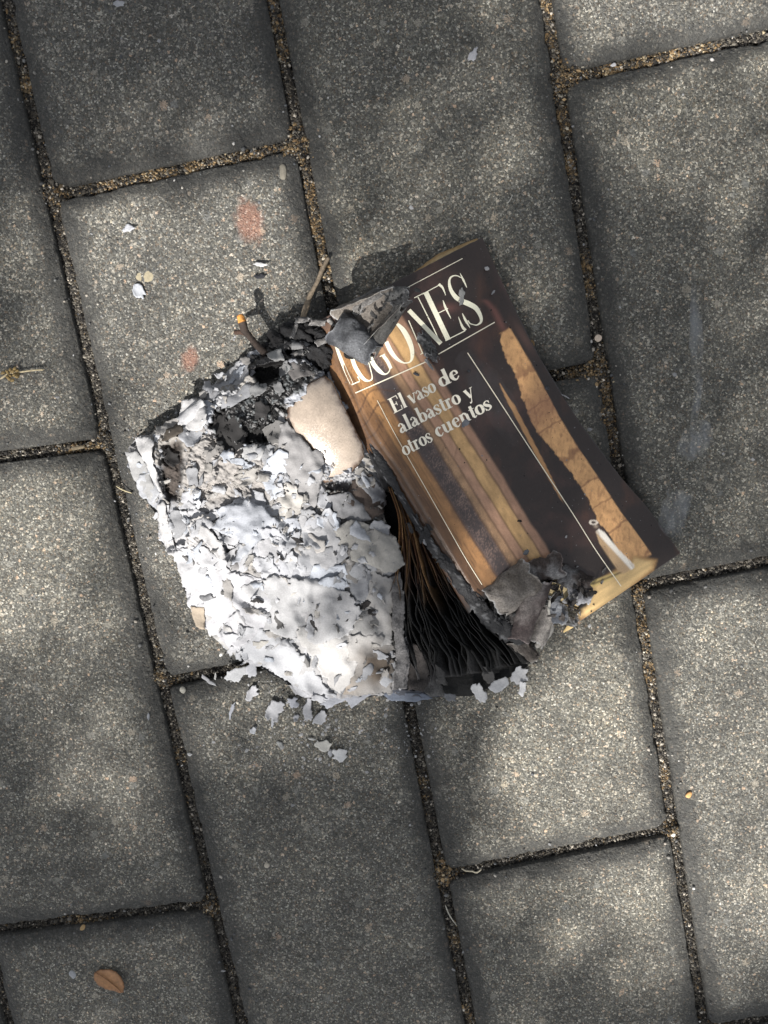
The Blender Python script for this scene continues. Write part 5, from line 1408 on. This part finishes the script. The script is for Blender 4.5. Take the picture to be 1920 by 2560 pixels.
small_flake('ash_flake', 731, 1756, 17, 14, .2, 1.4, (.66,.68,.74), 'notched white flake right of the largest fallen one', seed=35, group=GR, rag=5)
small_flake('ash_flake', 740, 1796, 8, 10, .3, .8, (.72,.73,.76), 'small square white flake below the notched one', seed=36, group=GR, rag=1)
small_flake('ash_flake', 768, 1780, 12, 38, .05, 2.0, (.72,.72,.75), 'upright pale strip of ash paper under the bottom rim of the heap', seed=37, group=GR, rag=4)
small_flake('ash_flake', 801, 1796, 22, 16, -.4, 1.6, (.66,.67,.70), 'crumpled grey white flake right of the upright strip', seed=38, group=GR, rag=4)
small_flake('ash_flake', 805, 1864, 22, 14, .1, 1.0, (.72,.71,.66), 'cream coloured ash flake with a notch, second from the lowest', seed=39, group=GR, rag=3)
small_flake('ash_flake', 779, 1847, 12, 4, .1, .7, (.66,.66,.64), 'short flat white flake just above the cream coloured one', seed=40, group=GR, rag=1.5)
small_flake('ash_flake', 849, 1887, 21, 17, -.3, 1.2, (1,1,1), 'brightest white ash flake, lowest of those below the book', seed=41, group=GR, rag=3)
small_flake('ash_flake', 826, 1882, 6, 11, .2, .9, (.76,.77,.8), 'small white flake touching the brightest fallen flake on its left', seed=42, group=GR, rag=1)
small_flake('ash_flake', 631, 1826, 8, 8, .6, .6, (.60,.62,.66), 'tiny forked white flake below the largest fallen flake', seed=43, group=GR, rag=3)
small_flake('ash_flake', 699, 1861, 12, 7, .5, .6, (.5,.51,.5), 'dull grey flake in two lobes, left of the cream coloured one', seed=45, group=GR, rag=3)
small_flake('ash_flake', 371, 1792, 4, 9, .0, .5, (.66,.68,.72), 'tiny white flake on the brick edge at the left, left of the joint', seed=46, group=GR, rag=1)
# tiny pale chips
n = 420
x = np.concatenate([rng.normal(850, 170, n), rng.uniform(0, 1920, 150)]); y = np.concatenate([rng.normal(1830, 75, n), rng.uniform(0, 2560, 150)])
P = W(x, y, .15)
r_ = rng.gamma(2.0, .00022, len(x)).clip(.0002, .0011)
V, F, C = poly_lumps(P, r_, np.tile([[.62, .62, .62]], (len(x), 1)) * rng.uniform(.6, 1.15, (len(x), 1)), .22, 29)
tag(mk('ash_specks', V, F, M_ASH, None, C, False), 'tiny white specks of ash strewn over the paving', 'ash specks', kind='stuff')

# soot crumbs round the book
th = rng.uniform(0, 2 * np.pi, 900); q = np.array(MOUND + [(1100,1700),(1300,1660),(1500,1560)])
k_ = rng.integers(len(q), size=900); off_ = rng.gamma(1.3, 26, 900)
x = q[k_, 0] + rng.normal(0, 22, 900) + np.cos(th) * off_; y = q[k_, 1] + rng.normal(0, 22, 900) + np.sin(th) * off_
P = W(x, y, .1)
V, F, C = poly_lumps(P, rng.gamma(2.0, .00013, 900).clip(.0001, .0008), np.where((rng.uniform(0, 1, 900) < .6)[:, None], np.array([[.012, .012, .012]]), np.array([[.45, .45, .46]])), .4, 30)
tag(mk('soot_crumbs', V, F, M_CHAR, None, C, False), 'black soot crumbs and ash dust scattered close round the book', 'soot crumbs', kind='stuff')

# dry leaf
lf = empty('dry_leaf', W(272, 2452, .5))
tag(lf, 'small brown oval dry leaf lying on the lower left paver', 'leaf')
LP = [(234,2436),(240,2428),(250,2424),(262,2425),(275,2424),(290,2430),(300,2440),(308,2455),(312,2468),(308,2482),(300,2484),(288,2479),(270,2475),(258,2470),(244,2462),(236,2450)]
sheet('blade', LP, 1.5, M_LEAF, lf, (.34, .17, .07), step=4, rag=1.4, crumple=.3, curl=[(.4, -1, .9), (-.4, 1, .8)], seed=51, cvar=.2, rim=((.20,.09,.035), 5))
tube('midrib', [(236,2430,1.9),(262,2446,1.8),(288,2466,1.9),(305,2482,2.2)], [1.4, 1.2, 1, .7], M_LEAF, lf, (.24,.11,.045), ns=6, n=6)
# straws and other bits
def straw(name, pts, rad, col, label, cat, z=1.0, seed=1):
    o = tube(name, [(a, b, z) for a, b in pts], rad, M_TWIG, None, col, ns=7, n=6, rough=.2, seed=seed)
    return tag(o, label, cat)
straw('dry_straw', [(1153,2171),(1165,2177),(1180,2178),(1192,2181),(1204,2173)], [1.8,2,2,2,1.5], (.50,.45,.34), 'pale forked dry straw in the joint at the lower middle', 'straw', .6, 2)
straw('dry_straw', [(1113,2262),(1120,2280),(1130,2298),(1143,2315)], [1.4,1.8,1.6,1.2], (.50,.48,.40), 'thin pale straw lying in the joint near the bottom middle', 'straw', -1.5, 3)
straw('dry_straw', [(290,1215),(308,1225),(330,1233)], [1.4,2.0,1.5], (.52,.45,.28), 'short yellow straw left of the ash heap', 'straw', .6, 4)
straw('dry_straw', [(0,948),(22,934),(50,930),(80,926),(110,924)], [2.5,2.4,2.2,2.2,2.6], (.50,.42,.27), 'yellowish stem with a seed clump at the left edge', 'straw', 2.0, 5)
clump_ = empty('seed_clump', W(30, 935, 2))
tag(clump_, 'ragged brown seed clump caught on the stem at the left edge', 'seed clump')
for k in range(14):
    lump('seed', 30 + rng.normal() * 8, 935 + rng.normal() * 9, 2 + rng.uniform(0, 2), 6, 4, 4, rng.uniform(0, 3), M_TWIG, clump_, (.24,.17,.07), seed=k, rough=.4, nu=6, nv=8)
straw('wood_sliver', [(178,1122),(195,1119),(213,1116)], [4.5,5,3.5], (.25,.20,.13), 'short flat wood sliver on the edge of the left cross joint', 'wood sliver', -.5, 6)
straw('thin_fibre', [(1400,985),(1412,990),(1424,997)], [1.3,1.6,1.1], (.5,.5,.52), 'short pale fibre beside the right edge of the cover', 'fibre', .6, 7)
straw('thin_fibre', [(1268,508),(1275,500),(1282,486)], [1.2,1.2,.9], (.55,.54,.48), 'thin curved pale fibre on the paver above the book', 'fibre', .5, 8)
def peb(x, y, rx, ry, a, col, label, z=.5, seed=1):
    return tag(lump('pebble', x, y, z, rx, ry, min(rx, ry) * .7, a, M_STONE, None, col, seed=seed, rough=.22), label, 'pebble')
peb(1496, 845, 9, 9, .2, (.58,.48,.38), 'round cream pebble in the joint right of the book', 0, 3)
peb(708, 430, 9, 20, .05, (.22,.20,.16), 'long grey pebble on the brick edge near the upper joint crossing', .3, 4)
peb(457, 1725, 8, 9, .4, (.42,.40,.34), 'small beige pebble beside the joint below the ash heap', .3, 5)
peb(1722, 1987, 7, 9, -.5, (.55,.30,.12), 'small orange stone on the sunlit paver at the right', .2, 6)
peb(183, 2434, 11, 15, .4, (.34,.35,.36), 'pale grey stone left of the brown leaf', -1.0, 7)
peb(667, 2163, 7, 8, .1, (.50,.45,.37), 'cream stone on the dark lower middle paver', -.2, 8)
peb(207, 2322, 8, 12, -.3, (.40,.27,.13), 'tan pebble in the lower left joint', -2.2, 9)
peb(1683, 2087, 6, 6, .1, (.62,.60,.54), 'white pebble where two joints meet at the lower right', -1.2, 10)

# ------------------------------------------------------------------ smoke
def smoke_mat(dens, scale, seed):
    m = bpy.data.materials.new('thin_smoke'); m.use_nodes = True
    nt = m.node_tree
    for n in list(nt.nodes): nt.nodes.remove(n)
    out = nt.nodes.new('ShaderNodeOutputMaterial')
    v = nt.nodes.new('ShaderNodeVolumePrincipled')
    v.inputs['Color'].default_value = (.80, .86, .95, 1)
    v.inputs['Anisotropy'].default_value = .2
    tc = N(nt, 'ShaderNodeTexCoord')
    mp = N(nt, 'ShaderNodeMapping'); mp.inputs['Scale'].default_value = (1, .35, 1); mp.inputs['Location'].default_value = (seed, 0, 0)
    nt.links.new(tc.outputs['Object'], mp.inputs[0])
    nn = N(nt, 'ShaderNodeTexNoise', i_Scale=float(scale), i_Detail=3.0); nt.links.new(mp.outputs[0], nn.inputs['Vector'])
    d = math_(nt, 'MULTIPLY', math_(nt, 'SUBTRACT', nn.outputs[0], .42, True), dens * 6)
    nt.links.new(d, v.inputs['Density'])
    nt.links.new(v.outputs[0], out.inputs['Volume'])
    return m
def wisp(pts, rad, dens, scale, label, seed):
    o = tube('smoke_wisp', pts, rad, smoke_mat(dens, scale, seed), None, ns=20, n=8, rough=.25, seed=seed)
    tag(o, label, 'smoke')
wisp([(1738,700,32),(1740,800,32),(1742,900,31),(1745,980,30),(1736,1040,30),(1732,1100,29),(1727,1140,28)], [8, 14, 14, 10, 9, 7, 3], 60, 160, 'thin upright wisp of white smoke over the right hand paver', 1)
wisp([(1760,1050,29),(1750,1080,28),(1735,1110,28),(1720,1125,28),(1735,1150,27)], [14, 30, 34, 24, 8], 34, 220, 'rounded puff of pale smoke at the lower end of the upright wisp', 2)
wisp([(1700,1225,20),(1688,1270,18),(1680,1310,15),(1690,1345,12)], [26, 34, 32, 10], 32, 200, 'bluish wisp of smoke beside the lower right edge of the cover', 3)
wisp([(1150,880,26),(1190,930,26),(1240,1000,26),(1300,1120,26)], [20, 34, 40, 20], 4, 120, 'very faint veil of smoke over the dark upper part of the cover', 4)

# ------------------------------------------------------------------ leafy branch overhead that dapples the sunlight
def sun_share(x, y):
    """how much sun reaches the paving at photograph pixel x, y"""
    L = [(1860,1930,400,340,3.6),(1500,1900,260,110,.6),(1400,1840,150,110,.45),(1800,-20,420,190,1.8),(1900,330,200,170,.4),(1650,480,190,120,.35),(1880,900,120,320,.5),
         (20,1380,190,290,1.4),(200,1650,150,180,.3),(280,1960,150,110,.5),(430,760,340,270,1.05),(560,520,260,110,.55),(230,600,180,200,.5),(620,260,160,70,.55),(300,300,120,90,.25),
         (80,1000,120,120,.35),(560,1400,270,330,1.1),(820,1120,170,190,1.05),(640,1060,180,160,1.0),(880,1600,130,140,.75),(700,1800,150,110,.55),(930,740,130,120,.95),
         (1110,430,230,170,.5),(1190,230,150,120,.3),(1195,1290,78,62,2.4),(1235,830,200,190,.36),(1520,1230,110,130,.25),(1250,1500,110,70,.45),(1400,1520,70,60,.3),(1480,1440,110,40,.5),(1430,1750,140,90,.35),(1240,1080,60,170,.25),
         (1520,2290,160,90,.3),(350,1250,60,120,.6),(1500,250,120,60,.3),(1050,1200,50,60,.1),(1100,1130,90,140,-1.0),(1400,1190,60,140,-.5),(1080,1330,45,90,-1.0),(1310,1330,50,60,-.8),(1250,1110,130,90,-.9),(1330,1210,40,60,-.6)]
    s = 0
    for cx, cy, rx_, ry_, a in L:
        q = ((x - cx) / rx_) ** 2 + ((y - cy) / ry_) ** 2
        s = s + a * np.exp(-q * .9)
    return np.clip(s, .06, 1)
LD = 2.3
X0, X1, Y0, Y1 = -1500, 3400, -1500, 4100
leaf_xy = []
r2 = np.random.default_rng(5)
cells = {}
tries = r2.uniform((X0, Y0), (X1, Y1), (60000, 2))
sh = sun_share(tries[:, 0], tries[:, 1])
out = (tries[:, 0] < -150) | (tries[:, 0] > 2070) | (tries[:, 1] < -150) | (tries[:, 1] > 2710)
sh = np.where(out, sstep(.42, .6, fbm(tries[:, 0] * .004, tries[:, 1] * .004, 3, 91)) * .8, sh)
need = np.clip(1 - sh, 0, 1)
mind = 44.0
for (x, y), nd, w in zip(tries, need, r2.uniform(0, 1, len(tries))):
    if (x - 1195) ** 2 + (y - 1290) ** 2 < 106 ** 2: continue
    if w > nd ** 1.4 * (1.15): continue
    md = mind * (1 + 1.3 * (1 - nd))
    kx, ky = int(x // 100), int(y // 100); ok = True
    for a in (-1, 0, 1):
        for b in (-1, 0, 1):
            for (qx, qy) in cells.get((kx + a, ky + b), ()):
                if (qx - x) ** 2 + (qy - y) ** 2 < md * md: ok = False; break
            if not ok: break
        if not ok: break
    if ok:
        cells.setdefault((kx, ky), []).append((x, y)); leaf_xy.append((x, y, nd))
LX = np.array(leaf_xy)
Pl = W(LX[:, 0], LX[:, 1]) + SUN[None] * (LD + r2.uniform(-.25, .25, (len(LX), 1)))
nl = len(LX)
uu_ = np.array([[-1, 0], [-.45, .42], [.2, .45], [1, 0], [.2, -.45], [-.45, -.42]])
e1 = np.cross(SUN, [0, 0, 1.0]); e1 /= np.linalg.norm(e1); e2 = np.cross(SUN, e1)
ang = r2.uniform(0, 6.28, nl); size = r2.uniform(.010, .0165, nl) * np.where(LX[:, 2] > .8, 1.15, .85)
D1 = e1[None] * np.cos(ang)[:, None] + e2[None] * np.sin(ang)[:, None]; D2 = -e1[None] * np.sin(ang)[:, None] + e2[None] * np.cos(ang)[:, None]
D1 = D1 + SUN[None] * r2.normal(0, .35, (nl, 1)); D2 = D2 + SUN[None] * r2.normal(0, .35, (nl, 1))
V = Pl[:, None] + D1[:, None] * (uu_[None, :, 0:1] * size[:, None, None]) + D2[:, None] * (uu_[None, :, 1:2] * size[:, None, None])
tree = empty('tree_branch', tuple(SUN * LD))
tag(tree, 'leafy branch of a shade tree hanging above the book and dappling the light', 'tree branch')
F = (np.arange(6)[None] + (np.arange(nl) * 6)[:, None])
o = mk('leaves', V.reshape(-1, 3), F, M_LEAF, tree, (.06, .10, .03), False)
tag(o, kind='stuff')
def wtube(name, P, R, parent):
    P = np.array(P, float); th = np.linspace(0, 6.28, 8, endpoint=False)
    V, F = [], []
    for i, p in enumerate(P):
        for t in th: V.append(p + (e1 * math.cos(t) + np.array([0, 0, 1.]) * math.sin(t)) * R[i])
    for i in range(len(P) - 1):
        for j in range(8): F.append((i*8 + j, i*8 + (j+1) % 8, (i+1)*8 + (j+1) % 8, (i+1)*8 + j))
    return mk(name, V, F, M_TWIG, parent, (.12, .09, .06))
def up_(x, y, d=LD): return W(x, y) + SUN * d
wtube('limb', [up_(-2600, 2300, 2.3), up_(-900, 2250), up_(500, 2330), up_(1500, 2500), up_(2500, 2560)], [.02, .014, .010, .007, .004], tree)
wtube('limb', [up_(500, 2330), up_(1000, 2150), up_(1330, 1650), up_(1480, 1150), up_(1050, 60), up_(900, -900)], [.006, .005, .004, .004, .003, .002], tree)
wtube('limb', [up_(-900, 2250), up_(-500, 1100), up_(100, 150), up_(300, -800)], [.009, .007, .005, .003], tree)
